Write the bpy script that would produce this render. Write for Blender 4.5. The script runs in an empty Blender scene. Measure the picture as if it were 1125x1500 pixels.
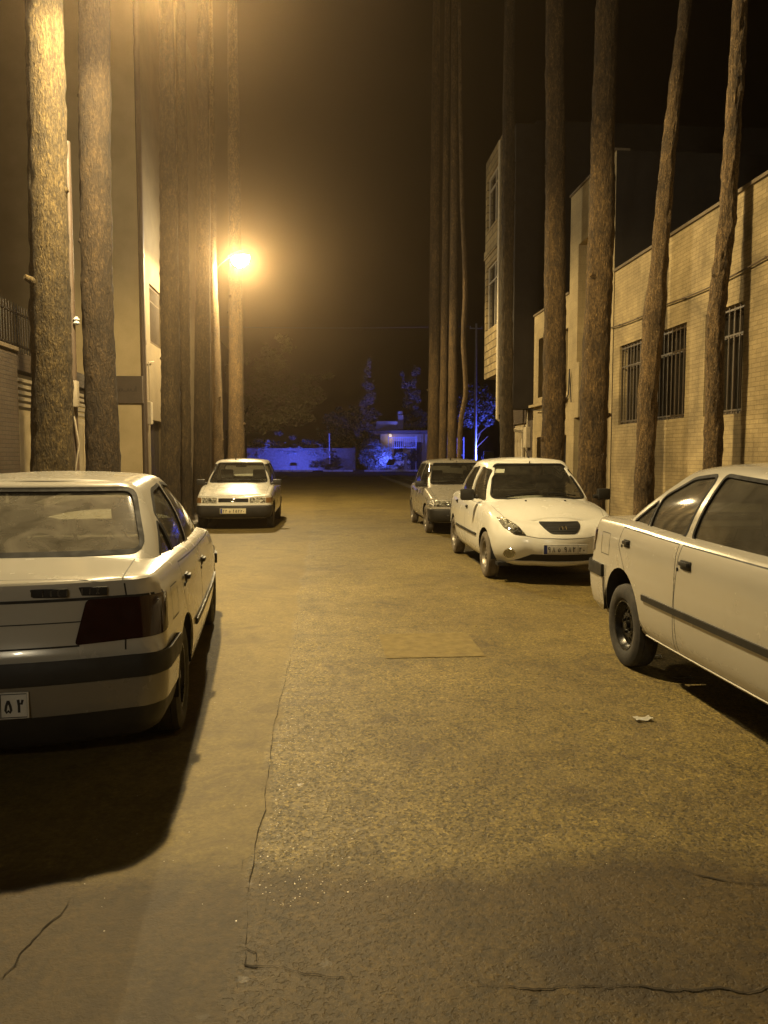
import bpy, bmesh, math, random
from mathutils import Vector, Matrix, noise
from mathutils.bvhtree import BVHTree

random.seed(7)
SC = bpy.context.scene
COL = SC.collection
V = Vector
R = math.radians
PI = math.pi

# ------------------------------------------------------------------ materials
def _nt(name):
    m = bpy.data.materials.new(name)
    m.use_nodes = True
    nt = m.node_tree
    bs = nt.nodes.get('Principled BSDF')
    return m, nt, bs

def N(nt, typ, **kw):
    n = nt.nodes.new(typ)
    for k, v in kw.items():
        if k.startswith('i_'):
            n.inputs[k[2:].replace('_', ' ')].default_value = v
        else:
            setattr(n, k, v)
    return n

def ramp(nt, fac, stops):
    r = nt.nodes.new('ShaderNodeValToRGB')
    e = r.color_ramp.elements
    while len(e) < len(stops):
        e.new(0.5)
    for el, (p, c) in zip(e, stops):
        el.position = p
        el.color = (c[0], c[1], c[2], 1) if not isinstance(c, (int, float)) else (c, c, c, 1)
    nt.links.new(fac, r.inputs['Fac'])
    return r.outputs['Color']

def coords(nt, scale=(1, 1, 1), kind='Object'):
    tc = nt.nodes.new('ShaderNodeTexCoord')
    mp = nt.nodes.new('ShaderNodeMapping')
    mp.inputs['Scale'].default_value = scale
    nt.links.new(tc.outputs[kind], mp.inputs['Vector'])
    return mp.outputs['Vector']

def noise_fac(nt, vec, scale, detail=4, rough=.55, dist=0.0):
    n = nt.nodes.new('ShaderNodeTexNoise')
    n.inputs['Scale'].default_value = scale
    n.inputs['Detail'].default_value = detail
    n.inputs['Roughness'].default_value = rough
    n.inputs['Distortion'].default_value = dist
    nt.links.new(vec, n.inputs['Vector'])
    return n.outputs['Fac']

def mixc(nt, fac, a, b, mode='MIX'):
    m = nt.nodes.new('ShaderNodeMix')
    m.data_type = 'RGBA'
    m.blend_type = mode
    for sock, val in ((m.inputs[0], fac), (m.inputs[6], a), (m.inputs[7], b)):
        if isinstance(val, (int, float)):
            sock.default_value = val
        elif isinstance(val, tuple):
            sock.default_value = (val[0], val[1], val[2], 1)
        else:
            nt.links.new(val, sock)
    return m.outputs[2]

def math_n(nt, op, a, b=None, c=None):
    m = nt.nodes.new('ShaderNodeMath')
    m.operation = op
    for s, v in zip(m.inputs, (a, b, c)):
        if v is None:
            continue
        if isinstance(v, (int, float)):
            s.default_value = v
        else:
            nt.links.new(v, s)
    return m.outputs[0]

def bump(nt, bs, height, strength=.3, dist=.01):
    b = nt.nodes.new('ShaderNodeBump')
    b.inputs['Strength'].default_value = strength
    b.inputs['Distance'].default_value = dist
    nt.links.new(height, b.inputs['Height'])
    nt.links.new(b.outputs['Normal'], bs.inputs['Normal'])

def mat(name, col, rough=.5, metal=0., col2=None, scale=8., bumpk=0., coat=0., stretch=(1, 1, 1), bscale=None, spec=None):
    m, nt, bs = _nt(name)
    bs.inputs['Roughness'].default_value = rough
    bs.inputs['Metallic'].default_value = metal
    if spec is not None:
        bs.inputs['Specular IOR Level'].default_value = spec
    if coat:
        bs.inputs['Coat Weight'].default_value = coat
        bs.inputs['Coat Roughness'].default_value = .06
    v = coords(nt, stretch)
    f = noise_fac(nt, v, scale, 5)
    c2 = col2 if col2 else tuple(c * .8 for c in col)
    nt.links.new(ramp(nt, f, [(.35, c2), (.65, col)]), bs.inputs['Base Color'])
    nt.links.new(ramp(nt, noise_fac(nt, v, scale * 2.3, 3), [(.3, max(.03, rough - .08)), (.7, min(1, rough + .08))]), bs.inputs['Roughness'])
    if bumpk:
        bump(nt, bs, noise_fac(nt, v, bscale or scale * 4, 6), bumpk, .01)
    return m

def emit_mat(name, col, strength):
    m, nt, bs = _nt(name)
    bs.inputs['Base Color'].default_value = (*col, 1)
    bs.inputs['Emission Color'].default_value = (*col, 1)
    bs.inputs['Emission Strength'].default_value = strength
    return m

def glass_mat(name, tint=(.35, .37, .33), rough=.02, dust=.0, dustcol=(.5, .45, .35)):
    m, nt, bs = _nt(name)
    nt.nodes.remove(bs)
    out = nt.nodes['Material Output']
    tr = N(nt, 'ShaderNodeBsdfTransparent'); tr.inputs['Color'].default_value = (*tint, 1)
    gl = N(nt, 'ShaderNodeBsdfGlossy'); gl.inputs['Roughness'].default_value = rough
    gl.inputs['Color'].default_value = (.9, .9, .9, 1)
    fr = N(nt, 'ShaderNodeFresnel'); fr.inputs['IOR'].default_value = 1.55
    mx = N(nt, 'ShaderNodeMixShader')
    f2 = math_n(nt, 'MULTIPLY_ADD', fr.outputs[0], 1.3, .02)
    nt.links.new(f2, mx.inputs[0]); nt.links.new(tr.outputs[0], mx.inputs[1]); nt.links.new(gl.outputs[0], mx.inputs[2])
    last = mx.outputs[0]
    if dust:
        df = N(nt, 'ShaderNodeBsdfDiffuse'); df.inputs['Color'].default_value = (*dustcol, 1)
        m2 = N(nt, 'ShaderNodeMixShader')
        v = coords(nt, (1, 1, 1))
        ff = ramp(nt, noise_fac(nt, v, 5, 6, .6, .6), [(.3, dust * .45), (.75, dust * 1.5)])
        nt.links.new(ff, m2.inputs[0]); nt.links.new(last, m2.inputs[1]); nt.links.new(df.outputs[0], m2.inputs[2])
        last = m2.outputs[0]
    nt.links.new(last, out.inputs['Surface'])
    return m

# ------------------------------------------------------------------ object helpers
def obj(name, bm, mats, parent=None, angle=35, loc=None):
    me = bpy.data.meshes.new(name)
    bm.to_mesh(me); bm.free()
    if not isinstance(mats, (list, tuple)):
        mats = [mats]
    for m in mats:
        me.materials.append(m)
    if angle is not None:
        for p in me.polygons:
            p.use_smooth = True
        me.set_sharp_from_angle(angle=R(angle))
    o = bpy.data.objects.new(name, me)
    COL.objects.link(o)
    if parent: o.parent = parent
    if loc is not None: o.location = loc
    return o

def tag(o, label=None, cat=None, group=None, kind=None):
    if label: o['label'] = label
    if cat: o['category'] = cat
    if group: o['group'] = group
    if kind: o['kind'] = kind
    return o

def thing(name, label, cat, loc=(0, 0, 0), rz=0, group=None):
    o = bpy.data.objects.new(name, None)
    COL.objects.link(o)
    o.location = loc; o.rotation_euler = (0, 0, rz)
    o.empty_display_size = .2
    return tag(o, label, cat, group)

def bm_new(): return bmesh.new()

def box(bm, x0, x1, y0, y1, z0, z1, mi=0, bev=0.0, mtx=None):
    vs = [bm.verts.new((x, y, z)) for x in (x0, x1) for y in (y0, y1) for z in (z0, z1)]
    q = [(0, 1, 3, 2), (4, 6, 7, 5), (0, 4, 5, 1), (2, 3, 7, 6), (0, 2, 6, 4), (1, 5, 7, 3)]
    fs = [bm.faces.new([vs[i] for i in a]) for a in q]
    for f in fs: f.material_index = mi
    if bev:
        es = list({e for f in fs for e in f.edges})
        r = bmesh.ops.bevel(bm, geom=es, offset=bev, segments=2, profile=.6, affect='EDGES')
        for f in r['faces']: f.material_index = mi
        vs = list({v for f in fs if f.is_valid for v in f.verts} | {v for f in r['faces'] for v in f.verts})
    if mtx is not None:
        for v in vs: v.co = mtx @ v.co
    return vs

def tube(bm, pts, rad, seg=10, caps=True, mi=0, rfun=None):
    """swept round tube; rad number or list"""
    n = len(pts); pts = [V(p) for p in pts]
    rads = rad if isinstance(rad, (list, tuple)) else [rad] * n
    rings = []
    ref = V((0.123, 0.31, 0.77))
    for i, p in enumerate(pts):
        t = (pts[min(i + 1, n - 1)] - pts[max(i - 1, 0)]).normalized()
        a = t.cross(ref)
        if a.length < 1e-3: a = t.cross(V((1, 0, 0)))
        a.normalize(); b = t.cross(a)
        ring = []
        for k in range(seg):
            th = 2 * PI * k / seg
            rr = rads[i] * (rfun(i, th) if rfun else 1)
            ring.append(bm.verts.new(p + (a * math.cos(th) + b * math.sin(th)) * rr))
        rings.append(ring)
    for i in range(n - 1):
        for k in range(seg):
            f = bm.faces.new((rings[i][k], rings[i][(k + 1) % seg], rings[i + 1][(k + 1) % seg], rings[i + 1][k]))
            f.material_index = mi
    if caps:
        for rg in (rings[0], list(reversed(rings[-1]))):
            try: bm.faces.new(rg).material_index = mi
            except ValueError: pass
    return rings

def lathe_y(bm, prof, seg=40, mi=0, skip=None, c=(0, 0, 0)):
    """revolve (y, r) profile about the y axis"""
    rings = []
    for (y, r) in prof:
        rings.append([bm.verts.new((c[0] + r * math.cos(2 * PI * k / seg), c[1] + y, c[2] + r * math.sin(2 * PI * k / seg))) for k in range(seg)])
    for i in range(len(prof) - 1):
        for k in range(seg):
            if skip and skip(i, k): continue
            f = bm.faces.new((rings[i][k], rings[i + 1][k], rings[i + 1][(k + 1) % seg], rings[i][(k + 1) % seg]))
            f.material_index = mi
    return rings

def lathe_z(bm, prof, seg=20, c=(0, 0, 0), mi=0):
    rings = []
    for (z, r) in prof:
        rings.append([bm.verts.new((c[0] + r * math.cos(2 * PI * k / seg), c[1] + r * math.sin(2 * PI * k / seg), c[2] + z)) for k in range(seg)])
    for i in range(len(prof) - 1):
        for k in range(seg):
            f = bm.faces.new((rings[i][k], rings[i][(k + 1) % seg], rings[i + 1][(k + 1) % seg], rings[i + 1][k]))
            f.material_index = mi
    for rg in (list(reversed(rings[0])), rings[-1]):
        f = bm.faces.new(rg); f.material_index = mi
    return rings

def interp(tab, x):
    """smooth (monotone-ish cosine-free) piecewise interpolation of [(x,v)]"""
    if isinstance(tab, (int, float)): return tab
    if x <= tab[0][0]: return tab[0][1]
    if x >= tab[-1][0]: return tab[-1][1]
    for i in range(len(tab) - 1):
        x0, v0 = tab[i]; x1, v1 = tab[i + 1]
        if x0 <= x <= x1:
            t = (x - x0) / (x1 - x0)
            def sl(j):
                if j <= 0: return (tab[1][1] - tab[0][1]) / (tab[1][0] - tab[0][0])
                if j >= len(tab) - 1: return (tab[-1][1] - tab[-2][1]) / (tab[-1][0] - tab[-2][0])
                a = (tab[j][1] - tab[j - 1][1]) / (tab[j][0] - tab[j - 1][0])
                b = (tab[j + 1][1] - tab[j][1]) / (tab[j + 1][0] - tab[j][0])
                return 0 if a * b <= 0 else 2 * a * b / (a + b)
            h = x1 - x0; m0 = sl(i) * h; m1 = sl(i + 1) * h
            return (2*t**3-3*t**2+1)*v0 + (t**3-2*t**2+t)*m0 + (-2*t**3+3*t**2)*v1 + (t**3-t**2)*m1
    return tab[-1][1]

# ------------------------------------------------------------------ carving on shells
def carve(bm, planes, flt):
    bm.normal_update()
    fs = []
    for f in bm.faces:
        if not flt(f): continue
        ok = True
        for co, no in planes:
            if all((v.co - co).dot(no) > -1e-6 for v in f.verts): ok = False; break
        if ok: fs.append(f)
    for co, no in planes:
        inside, strad = [], []
        for f in fs:
            ds = [(v.co - co).dot(no) for v in f.verts]
            if max(ds) <= 1e-6: inside.append(f)
            elif min(ds) < -1e-6: strad.append(f)
        if strad:
            es = list({e for f in strad for e in f.edges}); vs = list({v for f in strad for v in f.verts})
            r = bmesh.ops.bisect_plane(bm, geom=strad + es + vs, dist=1e-6, plane_co=co, plane_no=no)
            for g in r['geom']:
                if isinstance(g, bmesh.types.BMFace) and g.is_valid and (g.calc_center_median() - co).dot(no) < 0:
                    inside.append(g)
        fs = list(dict.fromkeys(f for f in inside if f.is_valid))
    return fs

def poly_planes(poly, ra, rb):
    ra = V(ra); rb = V(rb)
    A = sum(poly[i][0] * poly[(i + 1) % len(poly)][1] - poly[(i + 1) % len(poly)][0] * poly[i][1] for i in range(len(poly)))
    if A < 0: poly = list(reversed(poly))
    # order-consistent frame: ra,rb need not be right handed, normals are built in (a,b)
    out = []
    for i in range(len(poly)):
        a0, b0 = poly[i]; a1, b1 = poly[(i + 1) % len(poly)]
        ea, eb = a1 - a0, b1 - b0
        no = (ra * eb + rb * (-ea)).normalized()
        out.append((ra * a0 + rb * b0, no))
    return out

def rpoly(poly, r=.03, n=4):
    """round the corners of a convex polygon"""
    out = []
    L = len(poly)
    for i in range(L):
        p = V((*poly[i], 0)); a = V((*poly[i - 1], 0)); b = V((*poly[(i + 1) % L], 0))
        da = (a - p); db = (b - p)
        rr = min(r, da.length * .45, db.length * .45)
        p0 = p + da.normalized() * rr; p1 = p + db.normalized() * rr
        for k in range(n + 1):
            t = k / n
            q = p0 * (1 - t) ** 2 + p * 2 * t * (1 - t) + p1 * t * t
            out.append((q.x, q.y))
    return out

def grow(poly, d):
    cx = sum(p[0] for p in poly) / len(poly); cy = sum(p[1] for p in poly) / len(poly)
    A = sum(poly[i][0] * poly[(i + 1) % len(poly)][1] - poly[(i + 1) % len(poly)][0] * poly[i][1] for i in range(len(poly)))
    s = 1 if A > 0 else -1
    L = len(poly); lines = []
    for i in range(L):
        a = V((*poly[i], 0)); b = V((*poly[(i + 1) % L], 0)); e = (b - a).normalized()
        n = V((e.y, -e.x, 0)) * s
        lines.append((a + n * d, e))
    out = []
    for i in range(L):
        p, e = lines[i - 1]; q, g = lines[i]
        cr = e.x * g.y - e.y * g.x
        if abs(cr) < 1e-6: out.append((q.x, q.y)); continue
        t = ((q.x - p.x) * g.y - (q.y - p.y) * g.x) / cr
        out.append((p.x + e.x * t, p.y + e.y * t))
    return out

def extract(bm, faces, off=0., thick=0.):
    """copy faces to a new bmesh, offset along the smooth normal, optional inward thickness"""
    nb = bmesh.new(); vm = {}; inner = {}
    for f in faces:
        vs = []
        for v in f.verts:
            if v not in vm:
                vm[v] = nb.verts.new(v.co + v.normal * off)
                if thick: inner[v] = nb.verts.new(v.co + v.normal * (off - thick))
            vs.append(vm[v])
        nb.faces.new(vs)
    if thick:
        fset = set(faces)
        for f in faces:
            for l in f.loops:
                e = l.edge
                if sum(1 for g in e.link_faces if g in fset) == 1:
                    a, b = l.vert, l.link_loop_next.vert
                    try: nb.faces.new((vm[b], vm[a], inner[a], inner[b]))
                    except ValueError: pass
    return nb

def kill(bm, faces):
    bmesh.ops.delete(bm, geom=[f for f in faces if f.is_valid], context='FACES')

# ------------------------------------------------------------------ strokes (lettering)
GLY = {
 '1': [[(.28, 1), (.36, .55), (.34, 0)]],
 '2': [[(.1, 1), (.18, .55), (.18, 0)], [(.13, .98), (.18, .7), (.42, .66), (.52, .98)]],
 '3': [[(.06, 1), (.14, .55), (.14, 0)], [(.09, .98), (.14, .74), (.27, .74), (.31, .96)], [(.31, .96), (.34, .74), (.48, .74), (.54, .98)]],
 '4': [[(.12, 1), (.2, .6), (.2, 0)], [(.5, .98), (.26, .88), (.24, .7), (.5, .6)]],
 '5': [[(.3, .95), (.12, .55), (.05, .2), (.14, .03), (.3, .16), (.46, .03), (.55, .2), (.48, .55), (.3, .95)]],
 '7': [[(.05, 1), (.3, 0), (.55, 1)]],
 '8': [[(.05, 0), (.3, 1), (.55, 0)]],
 '9': [[(.46, .56), (.14, .54), (.06, .78), (.18, 1), (.42, .98), (.46, .56), (.42, 0)]],
 '0': [[(.3, .42), (.2, .3), (.3, .18), (.4, .3), (.3, .42)]],
 'n': [[(.04, .62), (.08, .14), (.3, 0), (.52, .14), (.56, .62)], [(.25, .68), (.36, .80)]],
 '|': [[(.3, 1.25), (.3, -.25)]],
 'l': [[(.3, 1), (.3, 0)]],
 'x': [[(.05, 1), (.55, 0)], [(.05, 0), (.55, 1)]],
 'c': [[(.52, .9), (.3, 1), (.08, .8), (.08, .2), (.3, 0), (.52, .1)]],
}
def ribbon2(bm, pts, w, M, h=.0012):
    """flat stroke of width w along 2-D pts, placed by matrix M (local xy plane), slightly raised"""
    n = len(pts); P = [V((p[0], p[1], 0)) for p in pts]
    L, Rr = [], []
    for i in range(n):
        t = P[min(i + 1, n - 1)] - P[max(i - 1, 0)]
        if t.length < 1e-9: t = V((1, 0, 0))
        t.normalize(); nn = V((-t.y, t.x, 0))
        L.append(bm.verts.new(M @ (P[i] + nn * w / 2 + V((0, 0, h))))); Rr.append(bm.verts.new(M @ (P[i] - nn * w / 2 + V((0, 0, h)))))
    for i in range(n - 1):
        bm.faces.new((Rr[i], Rr[i + 1], L[i + 1], L[i]))

def text_strokes(bm, s, M, x0, y0, h, pitch, w):
    x = x0
    for ch in s:
        for st in GLY.get(ch, []):
            ribbon2(bm, [(x + p[0] * h * .80, y0 + p[1] * h) for p in st], w, M)
        x += pitch if ch != ' ' else pitch * .45
# ------------------------------------------------------------------ car materials
def paint(name, col, metal=0., dirt=(.3, .25, .17), dk=.12):
    m, nt, bs = _nt(name)
    v = coords(nt)
    f = noise_fac(nt, v, 3.0, 6, .62, .4)
    f2 = noise_fac(nt, v, 7, 4)
    d = ramp(nt, math_n(nt, 'MULTIPLY', f, f2), [(.16, 0), (.42, dk)])
    sx = N(nt, 'ShaderNodeSeparateXYZ'); nt.links.new(v, sx.inputs[0])
    low = ramp(nt, sx.outputs[2], [(.0, .55), (.45, 0)])          # road grime near the sills
    dd = math_n(nt, 'MAXIMUM', d, math_n(nt, 'MULTIPLY', low, f))
    nt.links.new(mixc(nt, dd, col, dirt), bs.inputs['Base Color'])
    bs.inputs['Metallic'].default_value = metal
    nt.links.new(ramp(nt, dd, [(0, .22), (.5, .55)]), bs.inputs['Roughness'])
    bs.inputs['Coat Weight'].default_value = .5
    bs.inputs['Coat Roughness'].default_value = .05
    return m

M_SEAM = mat('seam_black', (.012, .011, .010), .7)
M_RUBBER = mat('black_rubber', (.012, .011, .010), .75, spec=.2)
M_PLASTIC = mat('grey_black_plastic', (.018, .017, .015), .55, col2=(.028, .025, .02), scale=6, spec=.35)
M_TYRE = mat('tyre', (.022, .021, .02), .8, col2=(.05, .043, .034), scale=9, bumpk=.15)
M_TYRE_D = mat('tyre_dusty', (.16, .13, .09), .9, col2=(.09, .075, .055), scale=7, bumpk=.15)
M_STEEL_B = mat('wheel_black_steel', (.03, .028, .026), .3, metal=.7)
M_STEEL = mat('wheel_grey_steel', (.30, .27, .22), .42, metal=.7, col2=(.16, .14, .11), scale=12)
M_CHROME = mat('chrome', (.75, .74, .7), .12, metal=1.)
M_CABIN = mat('cabin_cloth', (.035, .032, .028), .85, col2=(.05, .045, .04))
M_CABIN_L = mat('cabin_beige', (.16, .14, .11), .8)
M_WELL = mat('wheel_well', (.012, .011, .01), .9)
M_GLASS = glass_mat('car_glass', (.72, .74, .68), .01, .04)
M_GLASS_DUST = glass_mat('car_glass_dusty', (.22, .23, .20), .06, .10)
M_GLASS_REAR = glass_mat('car_glass_rear', (.5, .5, .44), .07, .32)
M_TAIL = mat('tail_lamp_red', (.034, .009, .006), .15, coat=.4, col2=(.024, .007, .005))
M_LENS = glass_mat('lamp_lens', (.9, .9, .86), .02)
def _refl():
    m, nt, bs = _nt('lamp_reflector')
    vo = N(nt, 'ShaderNodeTexVoronoi'); vo.inputs['Scale'].default_value = 34; nt.links.new(coords(nt), vo.inputs['Vector'])
    nt.links.new(ramp(nt, vo.outputs['Color'], [(.15, (.16, .15, .12)), (.55, (.5, .48, .42)), (.9, (.85, .83, .76))]), bs.inputs['Base Color'])
    bs.inputs['Metallic'].default_value = .45; bs.inputs['Roughness'].default_value = .22
    bump(nt, bs, vo.outputs['Distance'], .8, .03)
    return m
M_REFL = _refl()
M_AMBER = mat('indicator_amber', (.20, .11, .04), .25, coat=.4)
M_PLATE = mat('plate_white', (.66, .65, .6), .45, col2=(.55, .53, .47), scale=14)
M_PLATE_Y = mat('plate_cream', (.66, .58, .36), .45, scale=14)
M_INK = mat('plate_ink', (.02, .02, .022), .5)
M_BLUE = mat('plate_blue', (.02, .04, .22), .45)
M_PAPER = mat('paper', (.72, .70, .62), .8, bumpk=.2)

NR_, NC_, NS_ = 8, 9, 72
def outline(p):
    """half plan outline, rear centre -> side -> front centre"""
    xr, xf, hw = p['xr'], p['xf'], p['hw']
    rx, ry, fx, fy = p['rx'], p['ry'], p['fx'], p['fy']
    br, bf, tr, tf = p['br'], p['bf'], p['tr'], p['tf']
    pts = []
    yr = hw - tr - ry
    for i in range(NR_):
        y = yr * i / NR_; pts.append((xr + br * (y / yr) ** 2, y))
    cx = xr + br + rx
    ex = p.get('ex', 1.0)
    for i in range(NC_):
        a = PI / 2 * i / NC_
        pts.append((cx - rx * math.cos(a) ** ex, yr + ry * math.sin(a) ** ex))
    x0, x1 = cx, xf - bf - fx
    for i in range(NS_ + 1):
        s = i / NS_
        y = hw - tr * max(0, 1 - s / .42) ** 2 - tf * max(0, (s - .58) / .42) ** 2
        pts.append((x0 + (x1 - x0) * s, y))
    yf = hw - tf - fy
    for i in range(1, NC_ + 1):
        a = PI / 2 * i / NC_
        pts.append((x1 + fx * math.sin(a) ** ex, yf + fy * math.cos(a) ** ex))
    for i in range(1, NR_ + 1):
        y = yf * (1 - i / NR_); pts.append((xf - bf * (y / yf) ** 2, y))
    return pts

def catmull(cols, crease, sub):
    """cols: list of rings (each list of Vector); returns refined rings along v"""
    n = len(cols); out = []
    for k in range(n - 1):
        p1, p2 = cols[k], cols[k + 1]
        p0 = cols[k - 1] if k > 0 and not crease[k] else None
        p3 = cols[k + 2] if k < n - 2 and not crease[k + 1] else None
        for s in range(sub):
            t = s / sub
            ring = []
            for u in range(len(p1)):
                a, b = p1[u], p2[u]; d = (b - a).length + 1e-9
                m1 = d * ((b - p0[u]) / ((a - p0[u]).length + d)) if p0 is not None else None
                m2 = d * ((p3[u] - a) / (d + (p3[u] - b).length)) if p3 is not None else None
                if m1 is None and m2 is None: m1 = m2 = b - a
                elif m1 is None: m1 = (b - a) * 1.5 - m2 * .5
                elif m2 is None: m2 = (b - a) * 1.5 - m1 * .5
                ring.append((2*t**3-3*t*t+1)*a + (t**3-2*t*t+t)*m1 + (-2*t**3+3*t*t)*b + (t**3-t*t)*m2)
            out.append(ring)
    out.append(cols[-1])
    return out

class Car:
    def __init__(s, name, label, loc, rz, cfg, mpaint, group='parked cars'):
        s.c = cfg; s.paint = mpaint
        s.root = thing(name, label, 'car', loc, rz, group)
        s.build_shell()

    # ---- shells
    def build_shell(s):
        c = s.c
        rings, cre = [], []
        for r in c['rings']:
            p = dict(c['base']); p.update({k: v for k, v in r.items() if k not in ('z', 'd', 'cr', 'f', 'za')})
            o = outline(p)
            ring = []
            for x, y in o:
                z = r['z'] if 'z' in r else None
                if z is None and 'f' in r: z = r['za'] + (interp(c['zs'], x) - r['za']) * r['f']
                elif z is None: z = interp(c['zs'], x) - r['d']
                elif not isinstance(z, (int, float)): z = interp(z, x)
                ring.append(V((x, y, z)))
            rings.append(ring); cre.append(r.get('cr', 0))
        rr = catmull(rings, cre, 3)
        s.top = rr[-1]
        # half grid -> bmesh
        bm = bm_new()
        s._grid(bm, rr, mirror=True)
        s.zc = c['zc']
        NT = 9
        strips = []
        for P in s.top:
            col = []
            zc = interp(c['zc'], P.x)
            if P.y < 1e-6: zc = P.z
            w = min(1, P.y / .35)
            for k in range(NT + 1):
                t = k / NT
                col.append(V((P.x, P.y * (1 - t), P.z + (zc - P.z) * w * (1 - (1 - t) ** c.get('crown', 2.4)))))
            strips.append(col)
        g = [[strips[u][k] for u in range(len(strips))] for k in range(NT + 1)]
        s._grid(bm, g, mirror=True)
        bmesh.ops.remove_doubles(bm, verts=bm.verts, dist=2e-4)
        bmesh.ops.dissolve_degenerate(bm, edges=bm.edges, dist=1e-4)
        bmesh.ops.recalc_face_normals(bm, faces=bm.faces)
        s.tub = bm
        # greenhouse
        gb, gr = dict(c['base']), dict(c['base'])
        gb.update(c['gbase']); gr.update(c['groof'])
        ob, orr = outline(gb), outline(gr)
        NV = 6; cols = []
        bl = c.get('bulge', .03)
        for k in range(NV + 1):
            f = k / NV; ring = []
            for (xb, yb), (xt, yt) in zip(ob, orr):
                zb = s.zdeck(xb, yb) - .015
                zt = interp(c['zr'], xt)
                x = xb + (xt - xb) * f; y = yb + (yt - yb) * f
                bb = bl * math.sin(PI * f) * (yb / gb['hw']) ** 2
                ring.append(V((x, y + bb * (1 if yb > .01 else 0), zb + (zt - zb) * f)))
            cols.append(ring)
        # rounded cantrail
        gr2 = dict(gr); gr2['hw'] -= .045; gr2['xr'] += .03; gr2['xf'] -= .035
        o2 = outline(gr2)
        cols.append([V((x, y, interp(c['zr'], x) + .026)) for x, y in o2])
        gr3 = dict(gr); gr3['hw'] -= .11; gr3['xr'] += .09; gr3['xf'] -= .09
        o3 = outline(gr3)
        cols.append([V((x, y, interp(c['zr'], x) + .04)) for x, y in o3])
        bm = bm_new()
        top = cols[-1]
        cc = catmull(cols[NV - 1:], [0, 0, 0, 0], 3)
        s._grid(bm, cols[:NV] + cc[1:] if False else cols[:NV - 1] + cc, mirror=True)
        g = []
        for k in range(7):
            t = k / 6
            g.append([V((P.x, P.y * (1 - t), P.z + (interp(c['zt'], P.x) - P.z) * (0 if P.y < 1e-6 else min(1, P.y / .3)) * (1 - (1 - t) ** 2))) for P in top])
        s._grid(bm, g, mirror=True)
        bmesh.ops.remove_doubles(bm, verts=bm.verts, dist=2e-4)
        bmesh.ops.dissolve_degenerate(bm, edges=bm.edges, dist=1e-4)
        bmesh.ops.recalc_face_normals(bm, faces=bm.faces)
        s.green = bm
        s.gb, s.gr = gb, gr
        # open the deck under the cabin
        x0, x1, hw = gb['xr'] + gb['br'] + .12, gb['xf'] - gb['bf'] - .12, gb['hw'] - .07
        kill(s.tub, [f for f in s.tub.faces if f.normal.z > .5 and x0 < f.calc_center_median().x < x1 and abs(f.calc_center_median().y) < hw and f.calc_center_median().z > .6])
        for b in (s.tub, s.green): b.normal_update()
        s.tub0 = s.tub.copy(); s.green0 = s.green.copy()
        s.bvh_t = BVHTree.FromBMesh(s.tub0); s.bvh_g = BVHTree.FromBMesh(s.green0)

    def zdeck(s, x, y):
        T = s.top
        x = max(T[0].x + .002, min(T[-1].x - .002, x))
        for i in range(len(T) - 1):
            if T[i].x <= x <= T[i + 1].x:
                t = (x - T[i].x) / max(1e-9, T[i + 1].x - T[i].x)
                P = T[i].lerp(T[i + 1], t)
                q = max(0, 1 - abs(y) / max(.01, P.y))
                zc = interp(s.c['zc'], x)
                return P.z + (zc - P.z) * min(1, P.y / .35) * (1 - (1 - q) ** s.c.get('crown', 2.4))
        return .9

    def _grid(s, bm, rows, mirror=True):
        for sg in ((1, -1) if mirror else (1,)):
            vv = [[bm.verts.new((p.x, p.y * sg, p.z)) for p in r] for r in rows]
            for i in range(len(vv) - 1):
                for j in range(len(vv[0]) - 1):
                    q = (vv[i][j], vv[i][j + 1], vv[i + 1][j + 1], vv[i + 1][j])
                    if sg < 0: q = tuple(reversed(q))
                    try: bm.faces.new(q)
                    except ValueError: pass

    # ---- tools. ax: 'y' side (poly x,z), 'x' front/rear (poly y,z), 'z' top (poly x,y)
    def _flt(s, ax, sg, lim=None, nmin=.25):
        i = 'xyz'.index(ax)
        def f(fc):
            if fc.normal[i] * sg < nmin: return False
            if lim:
                cc = fc.calc_center_median()
                return lim(cc)
            return True
        return f
    def _planes(s, ax, poly, sg):
        if ax == 'y': return poly_planes(poly, (1, 0, 0), (0, 0, 1))
        if ax == 'x': return poly_planes(poly, (0, 1, 0), (0, 0, 1))
        return poly_planes(poly, (1, 0, 0), (0, 1, 0))
    def cut(s, bm, ax, poly, sg, lim=None, nmin=.25):
        return carve(bm, s._planes(ax, poly, sg), s._flt(ax, sg, lim, nmin))
    def patch(s, name, src, ax, poly, sg, m, off=.004, thick=.012, parent=None, lim=None, nmin=.25, angle=35):
        """raised piece following the skin"""
        b = (s.tub0 if src == 't' else s.green0).copy()
        fs = s.cut(b, ax, poly, sg, lim, nmin)
        if not fs: b.free(); print('EMPTY PATCH', name, s.root.name); return None
        nb = extract(b, fs, off, thick); b.free()
        return obj(name, nb, m, parent or s.root, angle)
    def window(s, ax, poly, sg, trim=.022, parent=None, lim=None, mglass=None, nmin=.25, name='window', mtrim=None):
        """opening in the greenhouse: rubber frame ring + pane"""
        fs = s.cut(s.green, ax, grow(poly, trim), sg, lim, nmin)
        nb = extract(s.green, fs, 0, 0)
        nb.normal_update()
        kill(s.green, fs)
        inn = carve(nb, s._planes(ax, poly, sg), lambda f: True)
        pane = extract(nb, inn, -.010, 0)
        kill(nb, inn)
        bmesh.ops.solidify
        rim = extract(nb, list(nb.faces), .002, .016); nb.free()
        fr = obj(name, rim, mtrim or M_RUBBER, parent or s.root)
        obj('pane', pane, mglass or M_GLASS, fr)
        return fr
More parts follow.
